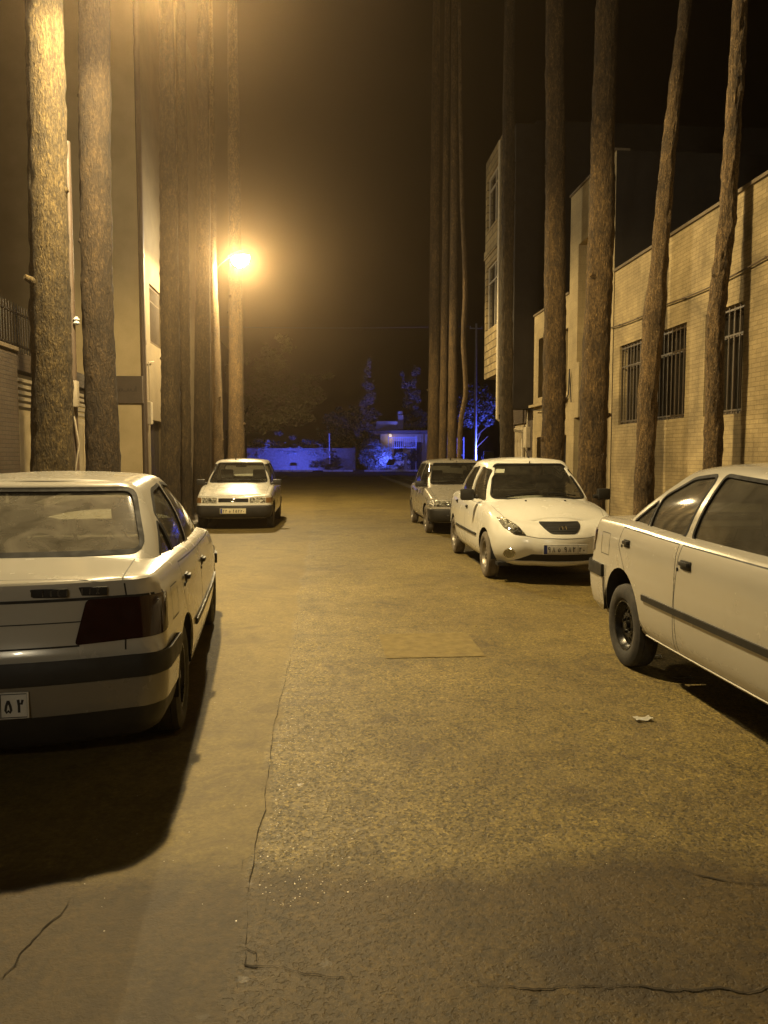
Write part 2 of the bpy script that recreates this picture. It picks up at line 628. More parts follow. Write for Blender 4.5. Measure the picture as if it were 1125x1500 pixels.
    def panel(s, name, ax, poly, sg, gap=.007, lim=None, nmin=.25, m=None, angle=35):
        """separate body panel, with a dark shut line left in the body"""
        fs = s.cut(s.tub, ax, grow(poly, gap), sg, lim, nmin)
        inn = carve(s.tub, s._planes(ax, poly, sg), s._flt(ax, sg, lim, nmin))
        nb = extract(s.tub, inn, 0, .01)
        kill(s.tub, inn)
        for f in s.cut(s.tub, ax, grow(poly, gap), sg, lim, nmin): f.material_index = 1
        return obj(name, nb, m or s.paint, s.root, angle)
    def yat(s, x, z, sg=1, g=False):
        h = (s.bvh_g if g else s.bvh_t).ray_cast(V((x, 3 * sg, z)), V((0, -sg, 0)))
        return h[0].y if h[0] else .8 * sg
    def xat(s, y, z, sg=1):
        h = s.bvh_t.ray_cast(V((4 * sg, y, z)), V((-sg, 0, 0)))
        return h[0].x if h[0] else 2 * sg
    def line(s, name, pts, ax, sg, w=.006, parent=None, m=None, off=.0015, g=False):
        """thin seam ribbon projected onto the skin; pts 2-D polyline"""
        bvh = s.bvh_g if g else s.bvh_t
        dens = []
        for i in range(len(pts) - 1):
            n = max(2, int(math.dist(pts[i], pts[i + 1]) / .03))
            for k in range(n): dens.append((pts[i][0] + (pts[i + 1][0] - pts[i][0]) * k / n, pts[i][1] + (pts[i + 1][1] - pts[i][1]) * k / n))
        dens.append(pts[-1])
        P = []
        for a, b_ in dens:
            if ax == 'y': o, d = V((a, 3 * sg, b_)), V((0, -sg, 0))
            elif ax == 'x': o, d = V((4 * sg, a, b_)), V((-sg, 0, 0))
            else: o, d = V((a, b_, 4)), V((0, 0, -1))
            h = bvh.ray_cast(o, d)
            if h[0]: P.append((h[0], h[1]))
        bm = bm_new(); prev = None
        for i in range(len(P)):
            p, n = P[i]
            t = (P[min(i + 1, len(P) - 1)][0] - P[max(0, i - 1)][0]).normalized()
            sd = n.cross(t).normalized() * w / 2
            a = bm.verts.new(p + sd + n * off); b_ = bm.verts.new(p - sd + n * off)
            if prev: bm.faces.new((prev[0], prev[1], b_, a))
            prev = (a, b_)
        return bm

    def add_lines(s, specs, name='panel_gap'):
        bm = bm_new()
        for sp in specs:
            b = s.line(None, *sp[:1], *sp[1:3], **(sp[3] if len(sp) > 3 else {}))
            me = bpy.data.meshes.new('t'); b.to_mesh(me); b.free(); bm.from_mesh(me); bpy.data.meshes.remove(me)
        return obj(name, bm, M_SEAM, s.root)

    # ---- common pieces
    def arches(s):
        c = s.c
        for wx in (c['wb'] / 2, -c['wb'] / 2):
            Ra = c['arch']
            poly = [(wx + Ra * math.cos(2 * PI * k / 32), c['wr'] + .01 + Ra * math.sin(2 * PI * k / 32)) for k in range(32)]
            for sg in (1, -1):
                fs = s.cut(s.tub, 'y', poly, sg, lambda p: abs(p.y) > .45, -.9)
                kill(s.tub, fs)
                bm = bm_new()
                yo = abs(s.yat(wx, c['wr'] + Ra + .03, sg)) - .012
                seg = 24; a0, a1 = -.08, PI + .08
                rows = []
                for yy in (yo, yo - .05, yo - .3):
                    rows.append([bm.verts.new((wx + (Ra + .012) * math.cos(a0 + (a1 - a0) * k / seg), yy * sg, c['wr'] + .01 + (Ra + .012) * math.sin(a0 + (a1 - a0) * k / seg))) for k in range(seg + 1)])
                for i in range(2):
                    for k in range(seg): bm.faces.new((rows[i][k], rows[i][k + 1], rows[i + 1][k + 1], rows[i + 1][k]))
                bm.faces.new(rows[2])
                obj('wheel_well', bm, M_WELL, s.root)
    def wheels(s, mt=None, mr=None, rr=.185, width=.168, nuts=True):
        c = s.c
        first = None
        for wx in (c['wb'] / 2, -c['wb'] / 2):
            for sg in (1, -1):
                W = bpy.data.objects.new('wheel', None); COL.objects.link(W); W.parent = s.root
                W.location = (wx, sg * (c['track'] / 2), c['wr'])
                W.rotation_euler = (0, 0, 0 if sg > 0 else PI)
                if first is None:
                    R0, h = c['wr'], width / 2
                    bm = bm_new()
                    lathe_y(bm, [(h * .72, rr - .004), (h * .95, rr + .02), (h * 1.0, (rr + R0) / 2), (h * .93, R0 - .03), (h * .8, R0 - .008), (h * .45, R0), (h * .4, R0 - .007), (h * .36, R0), (0, R0 + .001), (-h * .36, R0), (-h * .4, R0 - .007), (-h * .45, R0), (-h * .8, R0 - .008), (-h, R0 - .05), (-h * .9, rr)], 56)
                    t = obj('tyre', bm, mt or M_TYRE, W, 40)
                    bm = bm_new()
                    q = rr
                    lathe_y(bm, [(h * .70, q + .004), (h * .82, q - .001), (h * .80, q - .012), (h * .55, q - .02), (h * .30, q - .035), (h * .28, q - .06), (h * .48, q - .088), (h * .50, q - .115), (h * .36, q - .13), (h * .42, .03), (h * .7, .028), (h * .72, 0.001)], 48, skip=lambda i, k: i == 5 and k % 4 in (0, 1))
                    if nuts:
                        for k in range(4):
                            a = 2 * PI * k / 4 + .4
                            lathe_y(bm, [(h * .40, .012), (h * .66, .011), (h * .70, .002)], 6, c=((q - .122) * math.cos(a), 0, (q - .122) * math.sin(a)))
                    rm = obj('rim', bm, mr or M_STEEL, W, 40)
                    bm = bm_new(); lathe_y(bm, [(h * .1, q - .01), (h * .08, .001)], 32)
                    dk = obj('brake_disc', bm, M_WELL, W)
                    first = (t, rm, dk)
                else:
                    for o in first:
                        d = o.copy(); COL.objects.link(d); d.parent = W
    def underbody(s, zf=.24):
        c = s.c; bm = bm_new()
        x0, x1 = c['base']['xr'] + .3, c['base']['xf'] - .3
        box(bm, x0, x1, -.52, .52, zf - .05, zf)
        for a, b in ((x0, -c['wb'] / 2 - c['arch'] - .02), (-c['wb'] / 2 + c['arch'] + .02, c['wb'] / 2 - c['arch'] - .02), (c['wb'] / 2 + c['arch'] + .02, x1)):
            for sg in (1, -1): box(bm, a, b, .521 * sg, .72 * sg, zf - .045, zf - .003)
        obj('underbody', bm, M_WELL, s.root)
    def cabin(s, fx=.05, rx=-.85, zs=.48, hr=1.08, dash=.85, rhd=0, zfloor=.25, shelf=None, mc=None):
        mc = mc or M_CABIN
        hw = s.gb['hw'] - .12
        def seat(x, y, w, top):
            bm = bm_new()
            M = Matrix.Translation((x, y, 0))
            box(bm, -.05, .45, -w / 2, w / 2, zs - .18, zs, 0, .04, M)
            Mb = Matrix.Translation((x - .02, y, zs - .05)) @ Matrix.Rotation(R(-14), 4, 'Y')
            box(bm, -.13, 0, -w / 2, w / 2, 0, top - zs, 0, .045, Mb)
            o = obj('seat', bm, mc, s.root, 50)
            return o
        for sg in (1, -1):
            o = seat(fx, sg * .36, .5, .98)
            bm = bm_new()
            Mb = Matrix.Translation((fx - .16, sg * .36, hr)) @ Matrix.Rotation(R(-10), 4, 'Y')
            box(bm, -.05, .05, -.14, .14, -.10, .10, 0, .035, Mb)
            for q in (-.05, .05): tube(bm, [(fx - .15, sg * .36 + q, hr - .2), (fx - .16, sg * .36 + q, hr - .06)], .007, 6)
            obj('headrest', bm, mc, o, 50)
        bm = bm_new()
        M = Matrix.Translation((rx, 0, 0))
        box(bm, -.05, .45, -hw, hw, zs - .18, zs, 0, .04, M)
        Mb = Matrix.Translation((rx - .02, 0, zs - .05)) @ Matrix.Rotation(R(-18), 4, 'Y')
        box(bm, -.13, 0, -hw, hw, 0, .47, 0, .045, Mb)
        obj('rear_seat', bm, mc, s.root, 50)
        bm = bm_new()
        box(bm, dash - .12, dash + .34, -hw - .03, hw + .03, .62, .87, 0, .05)
        box(bm, -.4, dash - .1, -.1, .1, .3, .5, 0, .03)
        obj('dashboard', bm, mc, s.root, 50)
        bm = bm_new()
        Mw = Matrix.Translation((dash - .28, .36, .86)) @ Matrix.Rotation(R(65), 4, 'Y')
        pts = [Mw @ V((.185 * math.cos(2 * PI * k / 28), .185 * math.sin(2 * PI * k / 28), 0)) for k in range(29)]
        tube(bm, pts, .014, 8, False)
        tube(bm, [Mw @ V((0, -.17, 0)), Mw @ V((0, 0, .03)), Mw @ V((0, .17, 0))], .018, 6)
        tube(bm, [Mw @ V((0, 0, .02)), (dash - .05, .36, .75)], .03, 8)
        obj('steering_wheel', bm, M_PLASTIC, s.root, 50)
        if shelf:
            bm = bm_new(); box(bm, shelf[0], shelf[1], -hw - .05, hw + .05, shelf[2] - .02, shelf[2], 0, .006)
            obj('parcel_shelf', bm, M_CABIN_L, s.root)
        bm = bm_new()
        Mm = Matrix.Translation((s.gr['xf'] - .06, 0, interp(s.c['zt'], s.gr['xf'] - .1) - .13))
        box(bm, -.012, .012, -.12, .12, -.032, .032, 0, .012, Mm)
        tube(bm, [Mm @ V((0, 0, .02)), Mm @ V((.05, 0, .1))], .008, 6)
        obj('interior_mirror', bm, M_PLASTIC, s.root, 50)
    def handle(s, x, z, sg, parent, m=None, l=.13):
        y = s.yat(x, z, sg)
        bm = bm_new()
        box(bm, x - l / 2, x + l / 2, (y - .012 * sg), (y + .006 * sg), z - .028, z + .028, 0, .008)
        box(bm, x - l / 2 + .012, x + l / 2 - .012, (y + .004 * sg), (y + .024 * sg), z - .005, z + .02, 0, .006)
        bmesh.ops.recalc_face_normals(bm, faces=bm.faces)
        return obj('handle', bm, m or M_PLASTIC, parent, 40)
    def lock(s, x, z, sg, parent):
        y = s.yat(x, z, sg); bm = bm_new()
        lathe_y(bm, [(0, .012), (.004 * sg, .012), (.006 * sg, .008), (.005 * sg, .001)], 14, c=(x, y, z))
        bmesh.ops.recalc_face_normals(bm, faces=bm.faces)
        return obj('lock', bm, M_PLASTIC, parent)
    def mirror(s, x, z, sg, m=None, w=.19, h=.12, out=.1):
        y = s.yat(x, z - .06, sg)
        bm = bm_new()
        Mt = Matrix.Translation((x, y + sg * out, z)) @ Matrix.Rotation(R(8) * sg, 4, 'Z')
        box(bm, -.035, .045, -w / 2, w / 2, -h / 2, h / 2, 0, .03, Mt)
        tube(bm, [(x + .02, y - .03 * sg, z - .03), (x + .01, y + sg * (out - .05), z - .02)], .028, 8)
        bmesh.ops.recalc_face_normals(bm, faces=bm.faces)
        o = obj('side_mirror', bm, m or M_PLASTIC, s.root, 50)
        bm = bm_new()
        box(bm, -.038, -.036, -w / 2 + .015, w / 2 - .015, -h / 2 + .015, h / 2 - .015, 0, 0, Mt)
        obj('mirror_glass', bm, M_CHROME, o)
        return o
    def plate(s, front, z, text, m=None, y0=0., proud=.012, split=None, tilt=0):
        sg = 1 if front else -1
        x = max(abs(s.xat(y0 + q, z, sg)) for q in (-.24, 0, .24)) * sg
        # local frame: u right as read, v up
        Rm = Matrix(((0, 0, sg, 0), (sg, 0, 0, 0), (0, 1, 0, 0), (0, 0, 0, 1)))
        M = Matrix.Translation((x + sg * proud, y0, z)) @ Rm
        bm = bm_new(); box(bm, -.26, .26, -.0565, .0565, -.01, 0, 0, .004, M)
        o = obj('number_plate', bm, m or M_PLATE, s.root)
        bm = bm_new()
        fr = [(-.253, -.05), (.253, -.05), (.253, .05), (-.253, .05), (-.253, -.05)]
        ribbon2(bm, fr, .004, M, .001)
        ribbon2(bm, [(.148, -.05), (.148, .05)], .004, M, .0014)
        for t, xx, h in text: text_strokes(bm, t, M, xx, -h / 2 - .002, h, h * .86, .0105)
        obj('plate_characters', bm, M_INK, o, None)
        bm = bm_new(); box(bm, -.25, -.212, -.048, .048, .0003, .001, 0, 0, M)
        obj('plate_band', bm, M_BLUE, o, None)
        return o
    def finish(s, interior_dark=True):
        me = bpy.data.meshes.new('t'); s.green.to_mesh(me)
        bm = s.tub; bm.from_mesh(me); bpy.data.meshes.remove(me)
        o = obj('body', bm, [s.paint, M_SEAM], s.root, 32)
        sol = None
        for b in (s.green, s.tub0, s.green0): b.free()
        return o
    def wipers(s, sg=1, x0=None):
        bm = bm_new()
        xb = s.gb['xf'] - .05
        for y, d in ((-.45, .42), (.02, .45)):
            pts = []
            for k in range(9):
                t = k / 8
                yy = y + d * t; xx = xb - .05 - .02 * t - .12 * (yy / s.gb['hw']) ** 2
                h = s.bvh_g.ray_cast(V((xx + .0, yy, 3)), V((0, 0, -1)))
                z = (h[0].z if h[0] else .95) + .015
                pts.append((xx, yy, z))
            tube(bm, pts, .008, 6)
        obj('wiper', bm, M_RUBBER, s.root)

M_BUMP = paint('paint_bumper_grey', (.20, .185, .15), .1)
# ------------------------------------------------------------------ saloon with a low boot (two of these)
CFG_SALOON = dict(
    wb=2.669, wr=.295, arch=.335, track=1.46,
    base=dict(xr=-2.235, xf=2.175, hw=.845, rx=.16, ry=.13, fx=.2, fy=.18, br=.10, bf=.1, tr=.045, tf=.06),
    zs=[(-2.3, .95), (-2.0, .955), (-1.4, .96), (-.6, .945), (.3, .925), (.9, .895), (1.6, .80), (2.2, .69)],
    zc=[(-2.15, .954), (-2.05, .964), (-1.85, .982), (-1.6, 1.0), (-1.3, 1.005), (.6, .98), (1.0, .96), (1.6, .865), (1.9, .775), (1.99, .742)],
    rings=[dict(z=.215, hw=.74, xr=-2.10, xf=2.02, cr=1), dict(z=.25, hw=.80, xr=-2.17, xf=2.1),
           dict(z=.34, hw=.832, xr=-2.215, xf=2.15), dict(z=.50, hw=.846, xr=-2.235, xf=2.175),
           dict(z=.60, hw=.848, xr=-2.23, xf=2.16), dict(z=.645, hw=.846, xr=-2.205, xf=2.11),
           dict(d=.205, hw=.843, xr=-2.185, xf=2.09), dict(d=.105, hw=.835, xr=-2.172, xf=2.07, cr=1),
           dict(d=.04, hw=.814, xr=-2.166, xf=2.045), dict(d=.010, hw=.797, xr=-2.163, xf=2.02, cr=1), dict(d=.0, hw=.78, xr=-2.150, xf=1.99)],
    gbase=dict(xr=-1.66, xf=1.06, hw=.755, rx=.16, ry=.10, fx=.22, fy=.12, br=.05, bf=.12, tr=.05, tf=.03),
    groof=dict(xr=-1.04, xf=.26, hw=.56, rx=.09, ry=.08, fx=.12, fy=.09, br=.04, bf=.06, tr=.03, tf=.03),
    zr=[(-1.05, 1.305), (-.4, 1.345), (.3, 1.325)], zt=[(-1.05, 1.36), (-.4, 1.405), (.3, 1.375)], bulge=.028, crown=3.2)

def make_saloon(name, label, loc, rz, mp, rear_detail, plate_text, seatm=None, lift=0.):
    c = Car(name, label, loc, rz, CFG_SALOON, mp)
    c.arches()
    # doors, each with its windows and handle
    rd = [(-.93, .255), (-.495, .255), (-.465, .60), (-.475, .905), (-1.37, .925), (-1.40, .80)]
    fd = [(-.48, .255), (.90, .255), (.93, .60), (.80, .885), (-.46, .905), (-.45, .60)]
    side_lim = lambda p: abs(p.y) > .5
    for sg in (1, -1):
        d = c.panel('door', 'y', fd, sg, .008, side_lim)
        d2 = c.panel('door', 'y', rd, sg, .008, side_lim)
        c.window('y', rpoly([(-.43, .948), (.80, .915), (.36, 1.265), (-.38, 1.315)], .04), sg, .02, d, mglass=M_GLASS_DUST)
        c.window('y', rpoly([(-1.065, .956), (-.53, .950), (-.475, 1.312), (-.76, 1.285), (-1.065, 1.155)], .04), sg, .02, d2, mglass=M_GLASS_DUST)
        c.window('y', rpoly([(-1.40, .965), (-1.11, .958), (-1.11, 1.128)], .03), sg, .016, None, mglass=M_GLASS_DUST, name='quarter_window')
        c.handle(-.33, .80, sg, d); c.lock(-.43, .765, sg, d)
        c.handle(-1.24, .825, sg, d2, l=.11); c.lock(-1.335, .80, sg, d2)
        b = c.patch('rub_strip', 't', 'y', [(-.92, .488), (1.0, .488), (1.0, .526), (-.92, .526)], sg, M_PLASTIC, .013, .014, lim=side_lim)
        c.patch('sill', 't', 'y', [(-.95, .225), (.93, .225), (.93, .25), (-.95, .25)], sg, mp, .008, .01, lim=side_lim, nmin=.1)
        if not (rear_detail and sg < 0): c.mirror(.72, .95, sg, None, .16, .10, .07)
    # glass
    c.window('x', rpoly([(-.62, 1.02), (.62, 1.02), (.50, 1.300), (-.50, 1.300)], .05), -1, .022, lim=lambda p: p.x < -.9, mglass=M_GLASS_REAR, name='rear_window')
    c.window('x', rpoly([(-.63, .985), (.63, .985), (.475, 1.305), (-.475, 1.305)], .05), 1, .022, lim=lambda p: p.x > .1, name='windscreen')
    # boot lid top
    bl = c.panel('boot_lid', 'z', [(-2.09, -.62), (-2.09, .62), (-1.60, .60), (-1.60, -.60)], 1, .007, lambda p: p.x < -1.4, .5)
    bn = c.panel('bonnet', 'z', [(.98, -.66), (1.95, -.62), (1.95, .62), (.98, .66)], 1, .006, lambda p: p.x > .9, .5)
    rl = lambda p: p.x < -1.9
    # rear end
    lamps = []
    for sg in (1, -1):
        q = [(.43 * sg, .675), (.475 * sg, .868), (.792 * sg, .868), (.80 * sg, .688)]
        t = c.patch('tail_lamp', 't', 'x', rpoly(q, .02), -1, M_TAIL, .006, .02, lim=lambda p: p.x < -1.9, nmin=.05)
        lamps.append(t)
    band = carve_band = [(V((0, 0, .525)), V((0, 0, -1))), (V((0, 0, .615)), V((0, 0, 1))), (V((-1.70, 0, 0)), V((1, 0, 0)))]
    b = c.tub0.copy(); fs = carve(b, band, lambda f: f.calc_center_median().x < -1.5)
    nb = extract(b, fs, .022, .022); b.free(); bs = obj('bumper_strip', nb, M_PLASTIC, c.root)
    band = [(V((0, 0, .50)), V((0, 0, -1))), (V((0, 0, .59)), V((0, 0, 1))), (V((1.72, 0, 0)), V((-1, 0, 0)))]
    b = c.tub0.copy(); fs = carve(b, band, lambda f: f.calc_center_median().x > 1.5)
    nb = extract(b, fs, .02, .02); b.free(); obj('bumper_strip', nb, M_PLASTIC, c.root)
    # lower rear bumper
    band = [(V((0, 0, .20)), V((0, 0, -1))), (V((0, 0, .378)), V((0, 0, 1))), (V((-1.70, 0, 0)), V((1, 0, 0)))]
    b = c.tub0.copy(); fs = carve(b, band, lambda f: f.calc_center_median().x < -1.5)
    nb = extract(b, fs, .006, .008); b.free(); obj('valance', nb, M_PLASTIC if rear_detail else mp, c.root)
    band = [(V((0, 0, .384 if rear_detail else .30)), V((0, 0, -1))), (V((0, 0, .520)), V((0, 0, 1))), (V((-1.70, 0, 0)), V((1, 0, 0)))]
    b = c.tub0.copy(); fs = carve(b, band, lambda f: f.calc_center_median().x < -1.5)
    nb = extract(b, fs, .012, .012); b.free(); obj('bumper', nb, M_BUMP if rear_detail else mp, c.root)
    c.add_lines([
        ([(-.45, .672), (.45, .672)], 'x', -1, dict(w=.008)),
        ([(-.455, .775), (.455, .775)], 'x', -1, dict(w=.005)),
        ([(.64, .868), (.63, .93)], 'x', -1, dict(w=.007)), ([(-.64, .868), (-.63, .93)], 'x', -1, dict(w=.007)),
        ([(-2.085, .635), (-2.15, .64)], 'z', 1, dict(w=.007)), ([(-2.085, -.635), (-2.15, -.64)], 'z', 1, dict(w=.007)),
    ])
    c.add_lines([([(-.78, .872), (.78, .872)], 'x', -1, dict(w=.013))], 'lid_groove')
    # fuel flap outline on the right-hand flank, and its twin mark
    for sg in (1, -1):
        c.add_lines([([(-1.78, .70), (-1.60, .70), (-1.60, .86), (-1.78, .86), (-1.78, .70)], 'y', sg, dict(w=.005))], 'fuel_flap')
    if rear_detail:
        # dark badge bars with bright lettering
        for (ya, yb, marks) in ((-.24, -.405, 'lil l c l'), (-.418, -.565, 'cl l x')):
            x = c.xat((ya + yb) / 2, .905, -1) - .006
            Rm = Matrix(((0, 0, -1, 0), (-1, 0, 0, 0), (0, 1, 0, 0), (0, 0, 0, 1)))
            M = Matrix.Translation((x, (ya + yb) / 2, .905)) @ Matrix.Rotation(R(4), 4, 'Y') @ Rm
            w = abs(yb - ya) / 2
            bm = bm_new(); box(bm, -w, w, -.019, .019, -.008, .003, 0, .003, M)
            o = obj('badge', bm, M_SEAM, c.root)
            bm = bm_new(); text_strokes(bm, marks, M @ Matrix.Translation((0, 0, .003)), -w + .012, -.013, .026, .023, .0055)
            obj('badge_letters', bm, M_CHROME, o, None)
    c.plate(False, .447, plate_text, proud=.016)
    # front end (hidden here, kept simple but complete)
    for sg in (1, -1):
        c.patch('headlight', 't', 'x', rpoly([(.40 * sg, .60), (.40 * sg, .69), (.80 * sg, .70), (.80 * sg, .60)], .02), 1, M_REFL, .004, .015, lim=lambda p: p.x > 1.8, nmin=.1)
    c.patch('grille', 't', 'x', rpoly([(-.33, .61), (.33, .61), (.33, .68), (-.33, .68)], .015), 1, M_PLASTIC, .004, .015, lim=lambda p: p.x > 1.8, nmin=.1)
    c.wheels(M_TYRE, M_STEEL_B, .178, .165)
    c.underbody(.27)
    c.cabin(shelf=(-1.55, -1.1, .96), mc=seatm)
    c.finish()
    if lift:
        for ch in c.root.children:
            if not ch.name.startswith('wheel.') and ch.name != 'wheel': ch.location.z += lift
    return c
# ------------------------------------------------------------------ small rounded saloon seen from the front
CFG_ROUND = dict(
    wb=2.41, wr=.285, arch=.325, track=1.43,
    base=dict(xr=-1.985, xf=1.985, hw=.82, rx=.3, ry=.3, fx=.46, fy=.40, br=.06, bf=.09, tr=.05, tf=.045),
    zs=[(-2., .90), (-1.7, .945), (-1.2, .965), (-.2, .935), (.7, .905), (1.2, .845), (1.55, .765), (1.75, .71), (1.9, .68)],
    zc=[(-1.9, .92), (-1.75, .98), (-1.4, 1.02), (.7, 1.0), (1.0, .97), (1.35, .90), (1.58, .815), (1.7, .765), (1.765, .735)],
    rings=[dict(z=.205, hw=.70, xr=-1.84, xf=1.80, cr=1), dict(z=.235, hw=.76, xr=-1.91, xf=1.89),
           dict(z=.33, hw=.80, xr=-1.965, xf=1.955), dict(z=.44, hw=.817, xr=-1.985, xf=1.985),
           dict(z=.545, hw=.822, xr=-1.98, xf=1.972), dict(f=.30, za=.545, hw=.82, xr=-1.965, xf=1.95), dict(f=.55, za=.545, hw=.812, xr=-1.945, xf=1.922),
           dict(f=.78, za=.545, hw=.797, xr=-1.915, xf=1.888), dict(f=.93, za=.545, hw=.77, xr=-1.88, xf=1.845), dict(f=1, za=.545, hw=.725, xr=-1.83, xf=1.765)],
    gbase=dict(xr=-1.48, xf=1.03, hw=.735, rx=.2, ry=.16, fx=.3, fy=.18, br=.05, bf=.12, tr=.06, tf=.03),
    groof=dict(xr=-.92, xf=.34, hw=.565, rx=.12, ry=.12, fx=.15, fy=.12, br=.04, bf=.07, tr=.04, tf=.03),
    zr=[(-.95, 1.36), (-.3, 1.42), (.1, 1.415), (.35, 1.385)], zt=[(-.95, 1.42), (-.3, 1.487), (.1, 1.48), (.35, 1.44)], bulge=.035, crown=2.2)

def make_round(name, label, loc, rz, mp):
    c = Car(name, label, loc, rz, CFG_ROUND, mp)
    c.arches()
    sl = lambda p: abs(p.y) > .5
    fd = [(-.065, .25), (.84, .25), (.88, .56), (.76, .88), (-.04, .905), (-.03, .56)]
    rd = [(-.82, .25), (-.08, .25), (-.045, .56), (-.055, .905), (-1.02, .925), (-1.0, .70), (-.92, .52)]
    for sg in (1, -1):
        d = c.panel('door', 'y', fd, sg, .005, sl)
        d2 = c.panel('door', 'y', rd, sg, .005, sl)
        c.window('y', rpoly([(.02, .945), (.74, .92), (.35, 1.325), (.05, 1.365)], .05), sg, .018, d, mtrim=mp)
        c.window('y', rpoly([(-.96, .975), (-.06, .948), (-.035, 1.368), (-.58, 1.335)], .06), sg, .018, d2, mtrim=mp)
        c.handle(.07, .80, sg, d, l=.10); c.handle(-.80, .83, sg, d2, l=.10)
        c.patch('rub_strip', 't', 'y', [(-.80, .475), (.78, .475), (.78, .51), (-.80, .51)], sg, M_PLASTIC, .011, .012, lim=sl)
        c.mirror(.66, 1.0, sg, M_PLASTIC, .18, .15, .11)
    c.window('x', rpoly([(-.60, 1.06), (.60, 1.06), (.50, 1.355), (-.50, 1.355)], .06), -1, .018, lim=lambda p: p.x < -.8, name='rear_window')
    c.window('x', rpoly([(-.615, .965), (.615, .965), (.475, 1.385), (-.475, 1.385)], .06), 1, .018, lim=lambda p: p.x > .2, name='windscreen')
    fl = lambda p: p.x > 1.2
    for sg in (1, -1):
        q = [(.42, .578), (.55, .588), (.655, .66), (.70, .768), (.61, .765), (.50, .69)]
        q = [(a * sg, b) for a, b in q]
        h = c.patch('headlight', 't', 'x', rpoly(q, .02), 1, M_REFL, .001, .012, lim=fl, nmin=.05)
        b = c.tub0.copy(); fs = c.cut(b, 'x', rpoly(q, .02), 1, fl, .05)
        nb = extract(b, fs, .009, 0); b.free(); obj('lens', nb, M_LENS, h)
        circ = [(.60 * sg + .058 * math.cos(2 * PI * k / 20), .365 + .055 * math.sin(2 * PI * k / 20)) for k in range(20)]
        f = c.patch('fog_lamp', 't', 'x', circ, 1, M_REFL, -.002, .01, lim=fl, nmin=.05)
        b = c.tub0.copy(); fs = c.cut(b, 'x', circ, 1, fl, .05)
        nb = extract(b, fs, .006, 0); b.free(); obj('lens', nb, M_LENS, f)
        bm = bm_new(); tube(bm, [(c.xat(a_, b_) + .002, a_, b_) for a_, b_ in circ + circ[:1]], .007, 6, False); obj('bezel', bm, M_CHROME, f)
    g = c.patch('grille', 't', 'x', rpoly([(-.245, .728), (.245, .728), (.225, .675), (.15, .60), (-.15, .60), (-.225, .675)], .04), 1, M_SEAM, .006, .016, lim=fl, nmin=.05)
    gb_ = c.tub0.copy()
    fs = c.cut(gb_, 'x', rpoly([(-.262, .728), (.262, .728), (.24, .682), (.16, .60), (-.16, .60), (-.24, .682)], .02), 1, fl, .05)
    gb_.free()
    # slats
    bm = bm_new()
    for zz, hw_ in ((.63, .155), (.655, .178), (.682, .20), (.706, .21)):
        for k in range(12):
            y0 = -hw_ + 2 * hw_ * k / 12; y1 = y0 + 2 * hw_ / 12
            x0 = c.xat(y0, zz) + .010; x1 = c.xat(y1, zz) + .010
            a = [bm.verts.new((x, y, z)) for x, y, z in ((x0, y0, zz - .004), (x1, y1, zz - .004), (x1, y1, zz + .004), (x0, y0, zz + .004))]
            bm.faces.new(a)
    obj('grille_slats', bm, M_PLASTIC, g)
    # arched chrome emblem in the grille
    x = c.xat(0, .66) + .014; bm = bm_new()
    tube(bm, [(x, -.042, .640), (x, -.040, .672), (x, -.020, .69), (x, -.006, .68), (x, -.004, .645)], .008, 8)
    tube(bm, [(x, .042, .640), (x, .040, .672), (x, .020, .69), (x, .006, .68), (x, .004, .645)], .008, 8)
    obj('emblem', bm, M_CHROME, g)
    intake = c.patch('lower_intake', 't', 'x', rpoly([(-.55, .285), (.55, .285), (.36, .365), (-.36, .365)], .015), 1, M_SEAM, .003, .012, lim=fl, nmin=.05)
    c.patch('bumper_lip', 't', 'x', rpoly([(-.62, .25), (.62, .25), (.56, .283), (-.56, .283)], .008), 1, mp, .012, .014, lim=fl, nmin=.0)
    c.add_lines([
        ([(-.42, .574), (-.30, .555), (0, .548), (.30, .555), (.42, .574)], 'x', 1, dict(w=.006)),
        ([(1.02, .665), (1.30, .655), (1.52, .61)], 'z', 1, dict(w=.005)), ([(1.02, -.665), (1.30, -.655), (1.52, -.61)], 'z', 1, dict(w=.005)),
    ])
    c.plate(True, .43, [('98', -.202, .060), ('n', -.086, .052), ('982', -.012, .058), ('20', .163, .048)], proud=.014)
    # sticker inside the windscreen and washer jets
    h = c.bvh_g.ray_cast(V((3, -.42, 1.315)), V((-1, 0, 0)))
    if h[0]:
        nrm = h[1]; M = Matrix.Translation(h[0] - nrm * .016) @ nrm.to_track_quat('Z', 'Y').to_matrix().to_4x4()
        bm = bm_new(); box(bm, -.06, .06, -.045, .045, -.001, .001, 0, 0, M)
        obj('windscreen_sticker', bm, M_PAPER, c.root)
    bm = bm_new(); tube(bm, [(.16, .03, 1.47), (.14, .03, 1.50)], .012, 8); tube(bm, [(.14, .03, 1.49), (-.05, .03, 1.60)], .004, 6)
    obj('aerial', bm, M_RUBBER, c.root)
    for sg in (1, -1):
        bm = bm_new(); z = c.zdeck(1.13, .25 * sg); box(bm, 1.12, 1.145, .25 * sg - .012, .25 * sg + .012, z - .004, z + .012, 0, .004)
        obj('washer_jet', bm, M_RUBBER, c.root)
    for sg in (1, -1):
        c.patch('tail_lamp', 't', 'x', rpoly([(.5 * sg, .66), (.5 * sg, .86), (.85 * sg, .86), (.85 * sg, .66)], .03), -1, M_TAIL, .005, .015, lim=lambda p: p.x < -1.6, nmin=.05)
    c.wheels(M_TYRE_D, M_STEEL, .178, .165)
    c.underbody(.25)
    c.cabin(fx=0, rx=-.85, hr=1.14, dash=.75, shelf=(-1.35, -1.0, .98))
    c.wipers()
    c.finish()
    return c

